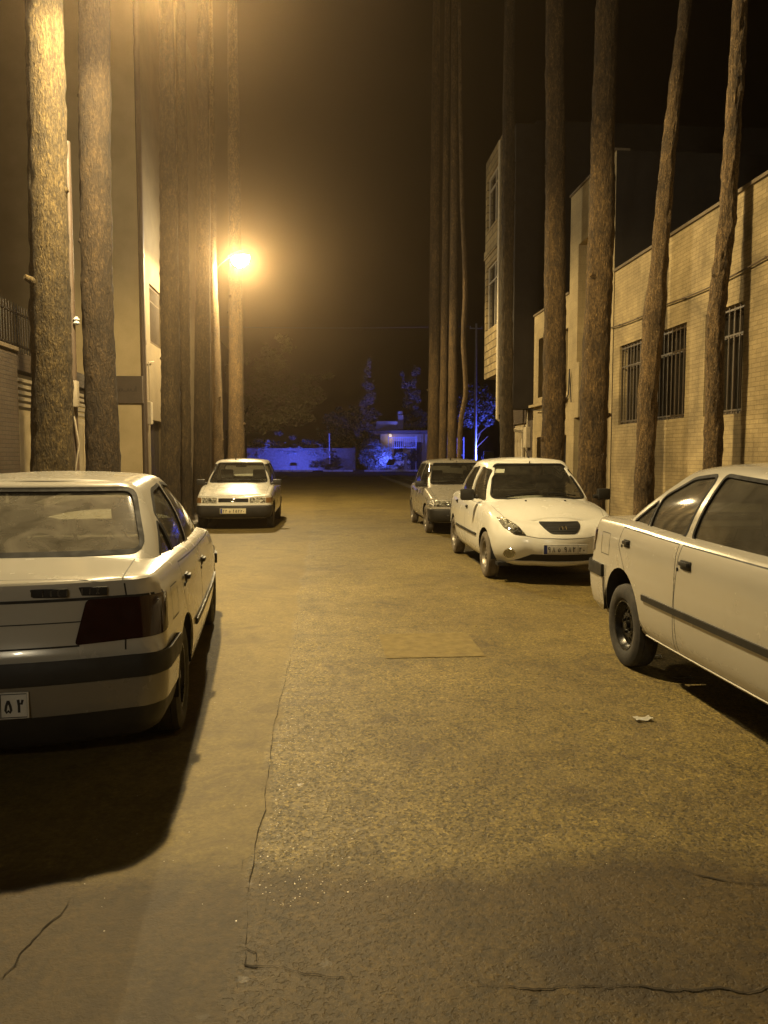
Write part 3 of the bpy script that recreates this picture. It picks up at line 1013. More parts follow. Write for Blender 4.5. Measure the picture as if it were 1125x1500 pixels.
# ------------------------------------------------------------------ boxy small car: hatchback or saloon rear
CFG_BOX = dict(
    wb=2.345, wr=.272, arch=.31, track=1.41,
    base=dict(xr=-1.80, xf=1.872, hw=.80, rx=.16, ry=.14, fx=.17, fy=.15, br=.05, bf=.07, tr=.04, tf=.045),
    zs=[(-1.9, .875), (-1., .895), (.4, .885), (.9, .865), (1.3, .795), (1.7, .70), (1.9, .66)],
    zc=[(-1.75, .885), (-1.5, .92), (.6, .95), (.95, .94), (1.3, .86), (1.6, .765), (1.72, .715), (1.76, .695)],
    rings=[dict(z=.235, hw=.70, xr=-1.68, xf=1.74, cr=1), dict(z=.275, hw=.76, xr=-1.76, xf=1.82),
           dict(z=.36, hw=.792, xr=-1.80, xf=1.868), dict(z=.455, hw=.80, xr=-1.805, xf=1.872), dict(z=.49, hw=.80, xr=-1.80, xf=1.862),
           dict(z=.505, hw=.80, xr=-1.765, xf=1.82, cr=1), dict(f=.35, za=.505, hw=.802, xr=-1.76, xf=1.815), dict(f=.7, za=.505, hw=.795, xr=-1.755, xf=1.805, cr=1),
           dict(f=.9, za=.505, hw=.775, xr=-1.75, xf=1.795), dict(f=.98, za=.505, hw=.755, xr=-1.735, xf=1.78), dict(f=1, za=.505, hw=.73, xr=-1.72, xf=1.76)],
    gbase=dict(xr=-1.70, xf=1.0, hw=.725, rx=.12, ry=.1, fx=.22, fy=.12, br=.04, bf=.10, tr=.03, tf=.03),
    groof=dict(xr=-1.28, xf=.27, hw=.575, rx=.09, ry=.09, fx=.11, fy=.09, br=.03, bf=.05, tr=.03, tf=.02),
    zr=[(-1.3, 1.345), (-.4, 1.385), (.27, 1.36)], zt=[(-1.3, 1.405), (-.4, 1.452), (.27, 1.415)], bulge=.028, crown=3.0)

def make_box(name, label, loc, rz, mp, hatch, plate, mplate, mtyre, mrim, mind=None):
    import copy
    cfg = copy.deepcopy(CFG_BOX)
    if not hatch:
        for r in cfg['rings']: r['xr'] -= .27
        cfg['base']['xr'] -= .27
        cfg['zc'][0:2] = [(-2.0, .885), (-1.6, .93)]
        cfg['gbase']['xr'] = -1.5; cfg['groof']['xr'] = -1.0
    c = Car(name, label, loc, rz, cfg, mp)
    c.arches()
    sl = lambda p: abs(p.y) > .5
    fd = [(-.105, .27), (.80, .27), (.83, .5), (.74, .845), (-.08, .86), (-.07, .5)]
    rd = [(-.80, .27), (-.12, .27), (-.085, .5), (-.095, .86), (-.98, .87), (-.97, .68), (-.90, .48)]
    for sg in (1, -1):
        d = c.panel('door', 'y', fd, sg, .005, sl)
        d2 = c.panel('door', 'y', rd, sg, .005, sl)
        c.window('y', rpoly([(-.03, .91), (.74, .885), (.31, 1.305), (0, 1.335)], .04), sg, .016, d)
        c.window('y', rpoly([(-.86, .915), (-.11, .91), (-.085, 1.338), (-.72, 1.33)], .04), sg, .016, d2)
        if hatch:
            c.window('y', rpoly([(-1.50, .93), (-.95, .92), (-.82, 1.322), (-1.18, 1.305)], .05), sg, .016, None, name='quarter_window')
        c.handle(.05, .78, sg, d, l=.11); c.handle(-.80, .785, sg, d2, l=.11)
        c.mirror(.66, .94, sg, M_PLASTIC, .19, .12, .1)
    zr0 = 1.29
    c.window('x', rpoly([(-.58, .99), (.58, .99), (.50, zr0), (-.50, zr0)], .05), -1, .018, lim=lambda p: p.x < -.8, name='rear_window', nmin=.1)
    c.window('x', rpoly([(-.61, .95), (.61, .95), (.485, 1.345), (-.485, 1.345)], .05), 1, .018, lim=lambda p: p.x > .1, name='windscreen')
    fl = lambda p: p.x > 1.4
    for sg in (1, -1):
        q = [(.33 * sg, .548), (.33 * sg, .662), (.64 * sg, .662), (.64 * sg, .548)]
        h = c.patch('headlight', 't', 'x', rpoly(q, .015), 1, M_REFL, .002, .012, lim=fl, nmin=.05)
        b = c.tub0.copy(); fs = c.cut(b, 'x', rpoly(q, .015), 1, fl, .05)
        nb = extract(b, fs, .010, 0); b.free(); obj('lens', nb, M_LENS, h)
        c.patch('indicator', 't', 'x', rpoly([(.648 * sg, .55), (.648 * sg, .658), (.82 * sg, .655), (.82 * sg, .555)], .01), 1, mind or M_AMBER, .006, .012, lim=fl, nmin=.02)
        c.patch('tail_lamp', 't', 'x', rpoly([(.5 * sg, .60), (.5 * sg, .78), (.82 * sg, .78), (.82 * sg, .60)], .02), -1, M_TAIL, .006, .015, lim=lambda p: p.x < -1.4, nmin=.05)
    g = c.patch('grille', 't', 'x', rpoly([(-.30, .568), (.30, .568), (.30, .648), (-.30, .648)], .012), 1, M_SEAM, .004, .014, lim=fl, nmin=.05)
    bm = bm_new()
    for zz in (.585, .608, .631):
        x = c.xat(0, zz) + .006; box(bm, x - .02, x + .004, -.285, .285, zz - .006, zz + .006, 0, .002)
    obj('grille_slats', bm, M_PLASTIC, g)
    bm = bm_new(); x = c.xat(0, .608) + .012
    pts = [(x, .05 * math.cos(2 * PI * k / 20), .608 + .028 * math.sin(2 * PI * k / 20)) for k in range(21)]
    tube(bm, pts, .006, 6, False); tube(bm, [(x, -.03, .618), (x, 0, .595), (x, .03, .618)], .006, 6)
    obj('emblem', bm, M_CHROME, g)
    for (xa, sgx) in ((1.5, 1), (-1.45 - (0 if hatch else .27), -1)):
        band = [(V((0, 0, .262)), V((0, 0, -1))), (V((0, 0, .494)), V((0, 0, 1))), (V((xa, 0, 0)), V((-sgx, 0, 0)))]
        b = c.tub0.copy(); fs = carve(b, band, lambda f: f.calc_center_median().x * sgx > 1.2)
        nb = extract(b, fs, .014, .014); b.free(); obj('bumper', nb, M_PLASTIC, c.root)
    c.add_lines([
        ([(-.74, .676), (-.4, .684), (.4, .684), (.74, .676)], 'x', 1, dict(w=.005)),
        ([(1.0, .665), (1.4, .655), (1.74, .64)], 'z', 1, dict(w=.005)), ([(1.0, -.665), (1.4, -.655), (1.74, -.64)], 'z', 1, dict(w=.005)),
    ])
    c.plate(True, .395, plate, mplate, proud=.02)
    bm = bm_new(); tube(bm, [(.2, -.12, 1.42), (.18, -.12, 1.46)], .012, 8); tube(bm, [(.18, -.12, 1.45), (.0, -.12, 1.55)], .004, 6)
    obj('aerial', bm, M_RUBBER, c.root)
    c.wheels(mtyre, mrim, .165, .15)
    c.underbody(.26)
    c.cabin(fx=-.03, rx=-.88, hr=1.10, dash=.72, shelf=(-1.45, -1.05, .93))
    c.wipers()
    c.finish()
    return c
# ================================================================== SETTING
# ---- ground materials
def asphalt_mat():
    m, nt, bs = _nt('worn_asphalt')
    v = coords(nt)
    sep = N(nt, 'ShaderNodeSeparateXYZ'); nt.links.new(v, sep.inputs[0])
    X, Y = sep.outputs[0], sep.outputs[1]
    big = noise_fac(nt, v, .55, 5, .6, .4)
    mid = noise_fac(nt, v, 3.2, 6, .65, .6)
    fine = noise_fac(nt, v, 38, 4, .7)
    base = ramp(nt, big, [(.3, (.115, .080, .020)), (.5, (.178, .130, .032)), (.72, (.255, .188, .052))])
    # coarse aggregate, dark binder between the stones
    vo = N(nt, 'ShaderNodeTexVoronoi'); vo.inputs['Scale'].default_value = 95; nt.links.new(v, vo.inputs['Vector'])
    wn = N(nt, 'ShaderNodeTexVoronoi'); wn.inputs['Scale'].default_value = 42; nt.links.new(v, wn.inputs['Vector'])
    stone = ramp(nt, vo.outputs['Color'], [(.1, .3), (.6, 1.0), (.95, 1.9)])
    speck = ramp(nt, fine, [(.32, .42), (.55, 1.0), (.72, 1.5)])
    # smoother cement-like strip on the left, with a wandering edge
    wob = math_n(nt, 'MULTIPLY_ADD', noise_fac(nt, v, 2.1, 5), .22, -.36)
    left = ramp(nt, math_n(nt, 'SUBTRACT', wob, X), [(.0, 0), (.04, 1)])
    # smooth re-laid patch in the foreground, darkened to stand for lamp falloff
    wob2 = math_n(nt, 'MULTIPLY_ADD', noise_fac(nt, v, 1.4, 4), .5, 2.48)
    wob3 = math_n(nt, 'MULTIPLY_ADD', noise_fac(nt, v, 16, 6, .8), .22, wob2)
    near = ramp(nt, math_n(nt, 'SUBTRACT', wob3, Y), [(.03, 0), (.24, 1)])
    smooth = math_n(nt, 'MAXIMUM', math_n(nt, 'MULTIPLY', left, .85), math_n(nt, 'MULTIPLY', near, .6))
    rough_zone = math_n(nt, 'MULTIPLY', math_n(nt, 'SUBTRACT', 1, smooth), ramp(nt, mid, [(.25, .45), (.65, 1)]))
    c1 = mixc(nt, rough_zone, base, mixc(nt, 1.0, base, stone, 'MULTIPLY'))
    c1 = mixc(nt, .8, c1, speck, 'MULTIPLY')
    blot = ramp(nt, noise_fac(nt, v, 13, 5, .75), [(.33, .5), (.52, 1.0), (.70, 1.45)])
    c1 = mixc(nt, .8, c1, blot, 'MULTIPLY')
    pv = N(nt, 'ShaderNodeTexVoronoi'); pv.inputs['Scale'].default_value = 52
    pn = N(nt, 'ShaderNodeVectorMath', operation='SCALE'); pn.inputs['Scale'].default_value = .03
    pa = N(nt, 'ShaderNodeVectorMath', operation='ADD'); pf = N(nt, 'ShaderNodeTexNoise'); pf.inputs['Scale'].default_value = 60
    nt.links.new(v, pf.inputs['Vector']); nt.links.new(pf.outputs['Color'], pn.inputs[0]); nt.links.new(v, pa.inputs[0]); nt.links.new(pn.outputs[0], pa.inputs[1]); nt.links.new(pa.outputs[0], pv.inputs['Vector'])
    dens = math_n(nt, 'MULTIPLY_ADD', mid, .5, .12)
    pit = ramp(nt, math_n(nt, 'SUBTRACT', pv.outputs['Distance'], math_n(nt, 'MULTIPLY', dens, ramp(nt, pv.outputs['Color'], [(.3, .2), (.9, 1.3)]))), [(-.0, .22), (.22, 1.0)])
    c1 = mixc(nt, math_n(nt, 'MULTIPLY_ADD', rough_zone, .75, .2), c1, pit, 'MULTIPLY')
    dust = ramp(nt, mid, [(.42, 0), (.75, .6)])
    c1 = mixc(nt, dust, c1, (.24, .176, .054))
    stain = ramp(nt, noise_fac(nt, v, 1.5, 8, .75, 1.0), [(.52, 0), (.66, .75)])
    c1 = mixc(nt, stain, c1, (.055, .037, .014))
    c1 = mixc(nt, math_n(nt, 'MULTIPLY', left, .35), c1, (.14, .099, .030))
    c1 = mixc(nt, math_n(nt, 'MULTIPLY', near, .8), c1, mixc(nt, 1.0, c1, (.24, .175, .115), 'MULTIPLY'))  # fading lamplight put into the colour of the near road
    nt.links.new(c1, bs.inputs['Base Color'])
    glint = ramp(nt, wn.outputs['Color'], [(.93, .62), (.97, .16)])
    rg = mixc(nt, rough_zone, (.72, .72, .72), glint)
    nt.links.new(rg, bs.inputs['Roughness'])
    bs.inputs['Specular IOR Level'].default_value = .45
    h = math_n(nt, 'MULTIPLY', pit, math_n(nt, 'MULTIPLY', rough_zone, .8))
    h = math_n(nt, 'MULTIPLY_ADD', fine, .5, h)
    h2 = math_n(nt, 'MULTIPLY_ADD', mid, .6, h)
    bump(nt, bs, h2, .55, .012)
    return m

def brick_mat(name, c1, c2, mortar, bw=.22, bh=.065, axis='yz', rough=.85, ms=.006, stain=(.12, .09, .05), vary=.5):
    m, nt, bs = _nt(name)
    tc = N(nt, 'ShaderNodeTexCoord')
    sp = N(nt, 'ShaderNodeSeparateXYZ'); nt.links.new(tc.outputs['Object'], sp.inputs[0])
    cb = N(nt, 'ShaderNodeCombineXYZ')
    xy = math_n(nt, 'ADD', sp.outputs[0], sp.outputs[1])
    nt.links.new(xy, cb.inputs[0]); nt.links.new(sp.outputs[2], cb.inputs[1])
    br = N(nt, 'ShaderNodeTexBrick')
    br.inputs['Scale'].default_value = 1; br.inputs['Brick Width'].default_value = bw; br.inputs['Row Height'].default_value = bh
    br.inputs['Mortar Size'].default_value = ms; br.inputs['Mortar Smooth'].default_value = .3
    br.inputs['Color1'].default_value = (*c1, 1); br.inputs['Color2'].default_value = (*c2, 1); br.inputs['Mortar'].default_value = (*mortar, 1)
    nt.links.new(cb.outputs[0], br.inputs['Vector'])
    v = coords(nt)
    bn = noise_fac(nt, v, .9, 6, .65, .5)
    var = ramp(nt, bn, [(.3, 1 - vary * .7), (.7, 1 + vary * .25)])
    col = mixc(nt, 1.0, br.outputs['Color'], var, 'MULTIPLY')
    run = noise_fac(nt, coords(nt, (3, 3, .22)), 1.6, 6, .7)
    col = mixc(nt, ramp(nt, run, [(.55, 0), (.8, .5)]), col, stain)
    fn = noise_fac(nt, v, 40, 4)
    col = mixc(nt, .35, col, ramp(nt, fn, [(.3, .6), (.7, 1.2)]), 'MULTIPLY')
    nt.links.new(col, bs.inputs['Base Color'])
    bs.inputs['Roughness'].default_value = rough
    h = math_n(nt, 'MULTIPLY_ADD', fn, .25, math_n(nt, 'SUBTRACT', 1, br.outputs['Fac']))
    bump(nt, bs, h, .5, .006)
    return m

def bark_mat(name, c1, c2, sc=1.):
    m, nt, bs = _nt(name)
    v0 = coords(nt, (1, 1, .38))
    n1 = N(nt, 'ShaderNodeTexNoise'); n1.inputs['Scale'].default_value = 14 * sc; n1.inputs['Detail'].default_value = 7; nt.links.new(v0, n1.inputs['Vector'])
    sc_ = N(nt, 'ShaderNodeVectorMath', operation='SCALE'); sc_.inputs['Scale'].default_value = .22
    vm = N(nt, 'ShaderNodeVectorMath', operation='ADD')
    nt.links.new(n1.outputs['Color'], sc_.inputs[0]); nt.links.new(v0, vm.inputs[0]); nt.links.new(sc_.outputs[0], vm.inputs[1])
    vo = N(nt, 'ShaderNodeTexVoronoi'); vo.inputs['Scale'].default_value = 24 * sc; vo.inputs['Randomness'].default_value = 1
    nt.links.new(vm.outputs[0], vo.inputs['Vector'])
    cell = ramp(nt, vo.outputs['Color'], [(.15, .62), (.85, 1.25)])
    edge = ramp(nt, vo.outputs['Distance'], [(.28, 1), (.62, .5)])
    fis = noise_fac(nt, coords(nt, (1, 1, .14)), 26 * sc, 6, .7, .8)          # long vertical fissures
    fr = ramp(nt, fis, [(.36, .35), (.52, 1)])
    f = noise_fac(nt, coords(nt, (1, 1, .6)), 30 * sc, 6, .7)
    col = mixc(nt, ramp(nt, f, [(.35, 0), (.65, 1)]), c2, c1)
    for k in (cell, edge, fr): col = mixc(nt, .8, col, k, 'MULTIPLY')
    big = noise_fac(nt, coords(nt, (1, 1, .5)), 2.6, 6, .65)
    fl = noise_fac(nt, coords(nt, (1, 1, .55)), 46 * sc, 5, .8)
    col = mixc(nt, .8, col, ramp(nt, fl, [(.34, .3), (.5, 1.0), (.66, 1.7)]), 'MULTIPLY')
    col = mixc(nt, 1.0, col, ramp(nt, big, [(.3, .42), (.7, 1.5)]), 'MULTIPLY')
    nt.links.new(col, bs.inputs['Base Color'])
    bs.inputs['Roughness'].default_value = .92
    h = math_n(nt, 'MULTIPLY_ADD', fis, 1.0, math_n(nt, 'MULTIPLY_ADD', f, .6, math_n(nt, 'MULTIPLY', vo.outputs['Distance'], -.6)))
    bump(nt, bs, h, .8, .03)
    return m

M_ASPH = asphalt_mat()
M_ROAD2 = mat('far_asphalt', (.035, .032, .028), .8, scale=3, bumpk=.2)
M_CRACK = mat('crack_dark', (.03, .021, .010), .95)
M_SLAB = mat('patch_slab', (.20, .148, .045), .85, col2=(.135, .098, .028), scale=11, bumpk=.4)
M_CONC = mat('kerb_concrete', (.24, .215, .175), .85, col2=(.12, .105, .08), scale=5, bumpk=.3)
M_CONC_W = mat('kerb_white_stone', (.8, .8, .78), .7, col2=(.62, .62, .6), scale=4, bumpk=.2)
M_PAVE = brick_mat('paving', (.16, .14, .11), (.13, .115, .09), (.06, .05, .04), .4, .4, rough=.9)
M_SOIL = mat('soil', (.06, .045, .028), .95, col2=(.035, .026, .016), scale=6, bumpk=.6)
M_BRICK = brick_mat('buff_brick', (.45, .345, .175), (.38, .29, .145), (.28, .212, .105), vary=.95)
M_BRICK_B = brick_mat('buff_brick_plain', (.44, .345, .185), (.41, .32, .17), (.32, .25, .13), .4, .2, ms=.004)
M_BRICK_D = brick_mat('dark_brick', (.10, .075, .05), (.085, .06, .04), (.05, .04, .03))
M_BRICK_BAY = brick_mat('bay_brick', (.36, .275, .135), (.24, .18, .085), (.08, .06, .03), .46, .23, ms=.02)
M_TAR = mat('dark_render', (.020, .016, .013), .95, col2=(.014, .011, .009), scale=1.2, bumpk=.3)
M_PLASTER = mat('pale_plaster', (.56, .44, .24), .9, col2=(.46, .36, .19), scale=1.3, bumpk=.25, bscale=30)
M_CAP = mat('roof_coping', (.17, .13, .08), .8, scale=5, bumpk=.3)
M_IRON = mat('dark_iron', (.03, .024, .018), .55, metal=.4, scale=8)
M_IRON_L = mat('pale_painted_iron', (.42, .36, .26), .5, scale=8)
M_PANE = glass_mat('building_glass', (.16, .16, .14), .03, .03)
M_CURT = mat('curtain', (.07, .058, .04), .9, stretch=(8, 8, .6), scale=3, bumpk=.4)
M_DOORD = mat('dark_steel_door', (.028, .022, .017), .5, metal=.3, scale=3)
M_GATE = mat('cream_steel_gate', (.50, .42, .27), .5, col2=(.38, .31, .19), scale=4, bumpk=.1)
M_SIGN = mat('brown_sign', (.075, .052, .03), .6, scale=4)
M_SIGNT = mat('sign_lettering', (.022, .016, .010), .6)
M_PLASTER_D = mat('darkened_plaster', (.17, .13, .07), .9, col2=(.13, .10, .055), scale=1.3, bumpk=.25, bscale=30)  # street face toned down in colour to offset the close lamp's light
M_IRON_T = mat('tan_painted_bars', (.075, .052, .028), .55, scale=8)
M_PIPE = mat('pale_pipe', (.55, .47, .32), .5, scale=7)
M_PIPED = mat('rusty_pipe', (.10, .07, .045), .6, scale=7)
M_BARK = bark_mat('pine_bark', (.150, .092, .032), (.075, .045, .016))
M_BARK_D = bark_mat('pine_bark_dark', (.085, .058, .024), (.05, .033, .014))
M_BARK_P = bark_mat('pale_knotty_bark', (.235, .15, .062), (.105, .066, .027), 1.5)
M_POLE = mat('galvanised_pole', (.30, .29, .26), .45, metal=.6, scale=9)
M_WIRE = mat('wire_black', (.02, .018, .016), .6)
M_WIREG = mat('wire_grey', (.16, .16, .17), .5)
M_FENCE_W = mat('white_fence_paint', (.6, .6, .58), .6, scale=6)

def leaf_mat(name, c1, c2):
    m, nt, bs = _nt(name)
    f = noise_fac(nt, coords(nt), 1.1, 4, .6)
    f2 = noise_fac(nt, coords(nt), 9, 2)
    nt.links.new(ramp(nt, math_n(nt, 'MULTIPLY_ADD', f2, .5, math_n(nt, 'MULTIPLY', f, .6)), [(.35, c2), (.75, c1)]), bs.inputs['Base Color'])
    bs.inputs['Roughness'].default_value = .75
    return m
M_NEEDLE = leaf_mat('pine_needles', (.075, .085, .04), (.03, .036, .017))
M_CYPR = leaf_mat('cypress_leaf', (.26, .26, .20), (.12, .125, .09))
M_BUSHL = leaf_mat('hedge_leaf', (.12, .13, .10), (.05, .06, .045))
M_BUSHD = leaf_mat('dark_shrub_leaf', (.035, .042, .022), (.014, .018, .010))

# ---- ground sheets
def sheet(name, x0, x1, y0, y1, z, m, kind='structure', nx=1, ny=1):
    bm = bm_new()
    vs = [bm.verts.new(p) for p in ((x0, y0, z), (x1, y0, z), (x1, y1, z), (x0, y1, z))]
    bm.faces.new(vs)
    return tag(obj(name, bm, m, None, None), kind=kind)
sheet('ground', -400, 400, -200, 600, -.012, M_SOIL)
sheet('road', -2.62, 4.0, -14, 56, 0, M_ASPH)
sheet('cross_road', -120, 120, 56, 75.4, 0, M_ROAD2)
sheet('road_patch', .45, 1.20, 5.62, 6.40, .004, M_SLAB)
def solid(name, x0, x1, y0, y1, z0, z1, m, bev=.0):
    bm = bm_new(); box(bm, x0, x1, y0, y1, z0, z1, 0, bev)
    return obj(name, bm, m, None, None)
tag(solid('kerb', 4.0, 4.14, -14, 55.5, -.2, .13, M_CONC, .015), kind='structure')
tag(solid('kerb', -2.76, -2.62, -14, 55.5, -.2, .13, M_CONC, .015), kind='structure')
tag(solid('pavement', 4.95, 5.996, -14, 55.5, -.2, .14, M_PAVE), kind='structure')
tag(solid('pavement', -4.796, -3.6, -14, 55.5, -.2, .14, M_PAVE), kind='structure')
tag(solid('planting_strip', 4.14, 4.95, -14, 55.5, -.2, .06, M_SOIL), kind='structure')
tag(solid('planting_strip', -3.6, -2.76, -14, 55.5, -.2, .06, M_SOIL), kind='structure')
# far kerb, in white painted stones
def far_kerb():
    bm = bm_new(); x = -30.
    while x < 40:
        w = random.uniform(.9, 1.1)
        if random.random() < .86: box(bm, x, x + w * .96, 75.42, 75.62, -.1, .17 + random.uniform(-.015, .015), 0, .02)
        x += w
    return tag(obj('far_kerb', bm, M_CONC_W, None, None), kind='structure')
far_kerb()
sheet('verge', -120, 120, 75.62, 140, .05, M_SOIL)

# cracks
def crack(pts, w, branch=True, wig=.10):
    w *= .36
    bm = bm_new()
    def run(pts, w):
        P = [V((p[0], p[1], 0)) for p in pts]
        while max((P[i + 1] - P[i]).length for i in range(len(P) - 1)) > .022:
            Q = [P[0]]
            for a, b in zip(P, P[1:]):
                d = b - a
                if d.length > .022:
                    k = d.length * wig
                    Q.append((a + b) / 2 + V((-d.y, d.x, 0)).normalized() * random.uniform(-k, k))
                Q.append(b)
            P = Q
        prev = None; lo = 1.; gap = 0
        for i, p in enumerate(P):
            d = (P[min(i + 1, len(P) - 1)] - P[max(i - 1, 0)]).normalized(); n = V((-d.y, d.x, 0))
            lo = max(.12, min(1.5, lo + random.uniform(-.5, .5))); l2 = max(.1, lo + random.uniform(-.5, .5))
            e = min(1, i / 4, (len(P) - 1 - i) / 4) + .04
            if gap > 0: gap -= 1; prev = None; continue
            a = bm.verts.new((p.x + n.x * w * lo * e, p.y + n.y * w * lo * e, .0035)); b = bm.verts.new((p.x - n.x * w * l2 * e, p.y - n.y * w * l2 * e, .0035))
            if prev: bm.faces.new((prev[0], a, b, prev[1]))
            prev = (a, b)
        return P
    P = run(pts, w)
    if branch:
        for _ in range(max(2, len(P) // 14)):
            p = random.choice(P); a = random.uniform(0, 2 * PI); L = random.uniform(.04, .14)
            run([(p.x, p.y), (p.x + L * .5 * math.cos(a), p.y + L * .5 * math.sin(a)), (p.x + L * math.cos(a + .4), p.y + L * math.sin(a + .4))], w * .45)
    bmesh.ops.recalc_face_normals(bm, faces=bm.faces)
    return tag(obj('road_crack', bm, M_CRACK, None, None), kind='structure')
crack([(-.25, 2.28), (-.27, 2.7), (-.255, 3.2), (-.275, 3.8), (-.28, 4.4), (-.27, 5.2)], .0032, True, .025)
crack([(-.25, 2.28), (-.24, 2.2), (-.15, 2.19), (-.02, 2.14), (.08, 2.11)], .008)
crack([(.42, 2.06), (.61, 2.03), (.80, 2.02), (1.0, 2.0), (1.35, 2.0)], .007)
crack([(1.28, 2.62), (1.33, 2.57), (1.42, 2.52), (1.6, 2.47)], .008)
crack([(-.27, 5.2), (-.275, 5.9), (-.24, 6.6), (-.26, 7.4)], .0022, False, .025)
crack([(-.87, 2.6), (-.9, 2.4), (-.93, 2.2), (-1.0, 2.0)], .005)

# litter
def scrap(label, x, y, w, d, rz):
    bm = bm_new(); n = 6
    vs = [[bm.verts.new(((i / n - .5) * w, (j / n - .5) * d, .006 + .012 * noise.noise(V((i * .7, j * .8, x))) + .006 * abs(i - 3) / 3)) for j in range(n + 1)] for i in range(n + 1)]
    for i in range(n):
        for j in range(n): bm.faces.new((vs[i][j], vs[i + 1][j], vs[i + 1][j + 1], vs[i][j + 1]))
    r = bmesh.ops.solidify(bm, geom=list(bm.faces), thickness=.002)
    o = obj('paper_scrap', bm, M_PAPER, None, 60, (x, y, .004)); o.rotation_euler = (0, 0, rz)
    return tag(o, label, 'litter')
scrap('crumpled white paper scrap lying alone on the open asphalt', 1.80, 4.17, .10, .06, .1)
scrap('thin pale strip of litter just behind the rear wheel of the near right car', 2.46, 5.50, .085, .035, -.1)
scrap('long pale sliver of litter at the shadow edge beside the near right car', 2.40, 4.93, .13, .03, .05)

# glinting pebbles and grit scattered on the rough asphalt
def grit():
    rnd = random.Random(5); bm = bm_new()
    for _ in range(1700):
        if rnd.random() < .7: x, y = abs(rnd.gauss(0, .2)) - .25, rnd.uniform(2.5, 7.5)
        else: x, y = rnd.uniform(-.9, 1.9), rnd.uniform(2.4, 8)
        r = rnd.uniform(.0014, .0036)
        vs = [bm.verts.new((x + r * rnd.uniform(.6, 1.2) * math.cos(a + rnd.uniform(-.3, .3)), y + r * rnd.uniform(.6, 1.2) * math.sin(a), .0005 + rnd.uniform(0, .001))) for a in (0, 1.26, 2.5, 3.8, 5.0)]
        tp = bm.verts.new((x + rnd.uniform(-.3, .3) * r, y + rnd.uniform(-.3, .3) * r, r * rnd.uniform(.12, .55)))
        for k in range(5): bm.faces.new((vs[k], vs[(k + 1) % 5], tp))
    m = mat('grit_stone', (.62, .54, .40), .34, metal=.25, col2=(.3, .25, .17), scale=200)
    o = obj('gravel', bm, m, None, None); o['kind'] = 'stuff'
    o['label'] = 'glinting grit scattered along the rough asphalt strip'
grit()
def dry_leaves():
    rnd = random.Random(11); bm = bm_new()
    for _ in range(900):
        y = rnd.uniform(2.5, 30)
        x = rnd.choice((-2.62 + abs(rnd.gauss(0, .22)), 4.0 - abs(rnd.gauss(0, .25)), rnd.uniform(-3.5, -2.8), rnd.uniform(4.2, 4.9)))
        z = .004 if -2.62 < x < 4.0 else .066
        a = rnd.uniform(0, 2 * PI); L = rnd.uniform(.02, .05); w = L * rnd.uniform(.2, .5)
        c, s_ = math.cos(a), math.sin(a)
        bm.faces.new([bm.verts.new((x + u * L * c - v * w * s_, y + u * L * s_ + v * w * c, z + rnd.uniform(.001, .014))) for u, v in ((-1, 0), (0, -.6), (1, 0), (0, .6))])
    o = obj('leaf_litter', bm, mat('dry_leaf', (.16, .10, .04), .85, col2=(.07, .042, .018), scale=60), None, None); o['kind'] = 'stuff'
    o['label'] = 'dry fallen leaves and needles gathered along both kerbs'
dry_leaves()

# ---- buildings
def facade_bm(bm, X, s, y0, y1, z0, z1, ops, depth=.22, mi=0, mr=None):
    """street wall at x=X facing -s*x ... s=+1: building on the +x side. ops: (y0,y1,z0,z1)"""
    ys = sorted({y0, y1, *[o[0] for o in ops], *[o[1] for o in ops]}); zs_ = sorted({z0, z1, *[o[2] for o in ops], *[o[3] for o in ops]})
    vm = {}
    def vt(y, z, d=0.):
        k = (round(y, 4), round(z, 4), d)
        if k not in vm: vm[k] = bm.verts.new((X + s * d, y, z))
        return vm[k]
    def q(a, b, c, d, m=mi):
        f = bm.faces.new((a, b, c, d) if s > 0 else (d, c, b, a)); f.material_index = m
    for i in range(len(ys) - 1):
        for j in range(len(zs_) - 1):
            cy, cz = (ys[i] + ys[i + 1]) / 2, (zs_[j] + zs_[j + 1]) / 2
            if any(o[0] < cy < o[1] and o[2] < cz < o[3] for o in ops): continue
            q(vt(ys[i], zs_[j]), vt(ys[i], zs_[j + 1]), vt(ys[i + 1], zs_[j + 1]), vt(ys[i + 1], zs_[j]))
    for o in ops:
        d = o[4] if len(o) > 4 else depth
        a, b, c, e = o[:4]
        for (p, r_) in (((a, c), (a, e)), ((a, e), (b, e)), ((b, e), (b, c)), ((b, c), (a, c))):
            q(vt(*p), vt(*p, d), vt(*r_, d), vt(*r_))

def body_faces(bm, X, s, y0, y1, z0, z1, back=9., mi=0, side_mi=0, top_mi=0):
    """side, back and roof faces of a block whose street face is made by facade_bm"""
    Xb = X + s * back
    def f(ps, m):
        fc = bm.faces.new([bm.verts.new(p) for p in ps]); fc.material_index = m
    f([(X, y0, z0), (Xb, y0, z0), (Xb, y0, z1), (X, y0, z1)], side_mi)
    f([(X, y1, z0), (X, y1, z1), (Xb, y1, z1), (Xb, y1, z0)], side_mi)
    f([(Xb, y0, z0), (Xb, y1, z0), (Xb, y1, z1), (Xb, y0, z1)], side_mi)
    f([(X, y0, z1 - .25), (Xb, y0, z1 - .25), (Xb, y1, z1 - .25), (X, y1, z1 - .25)], top_mi)

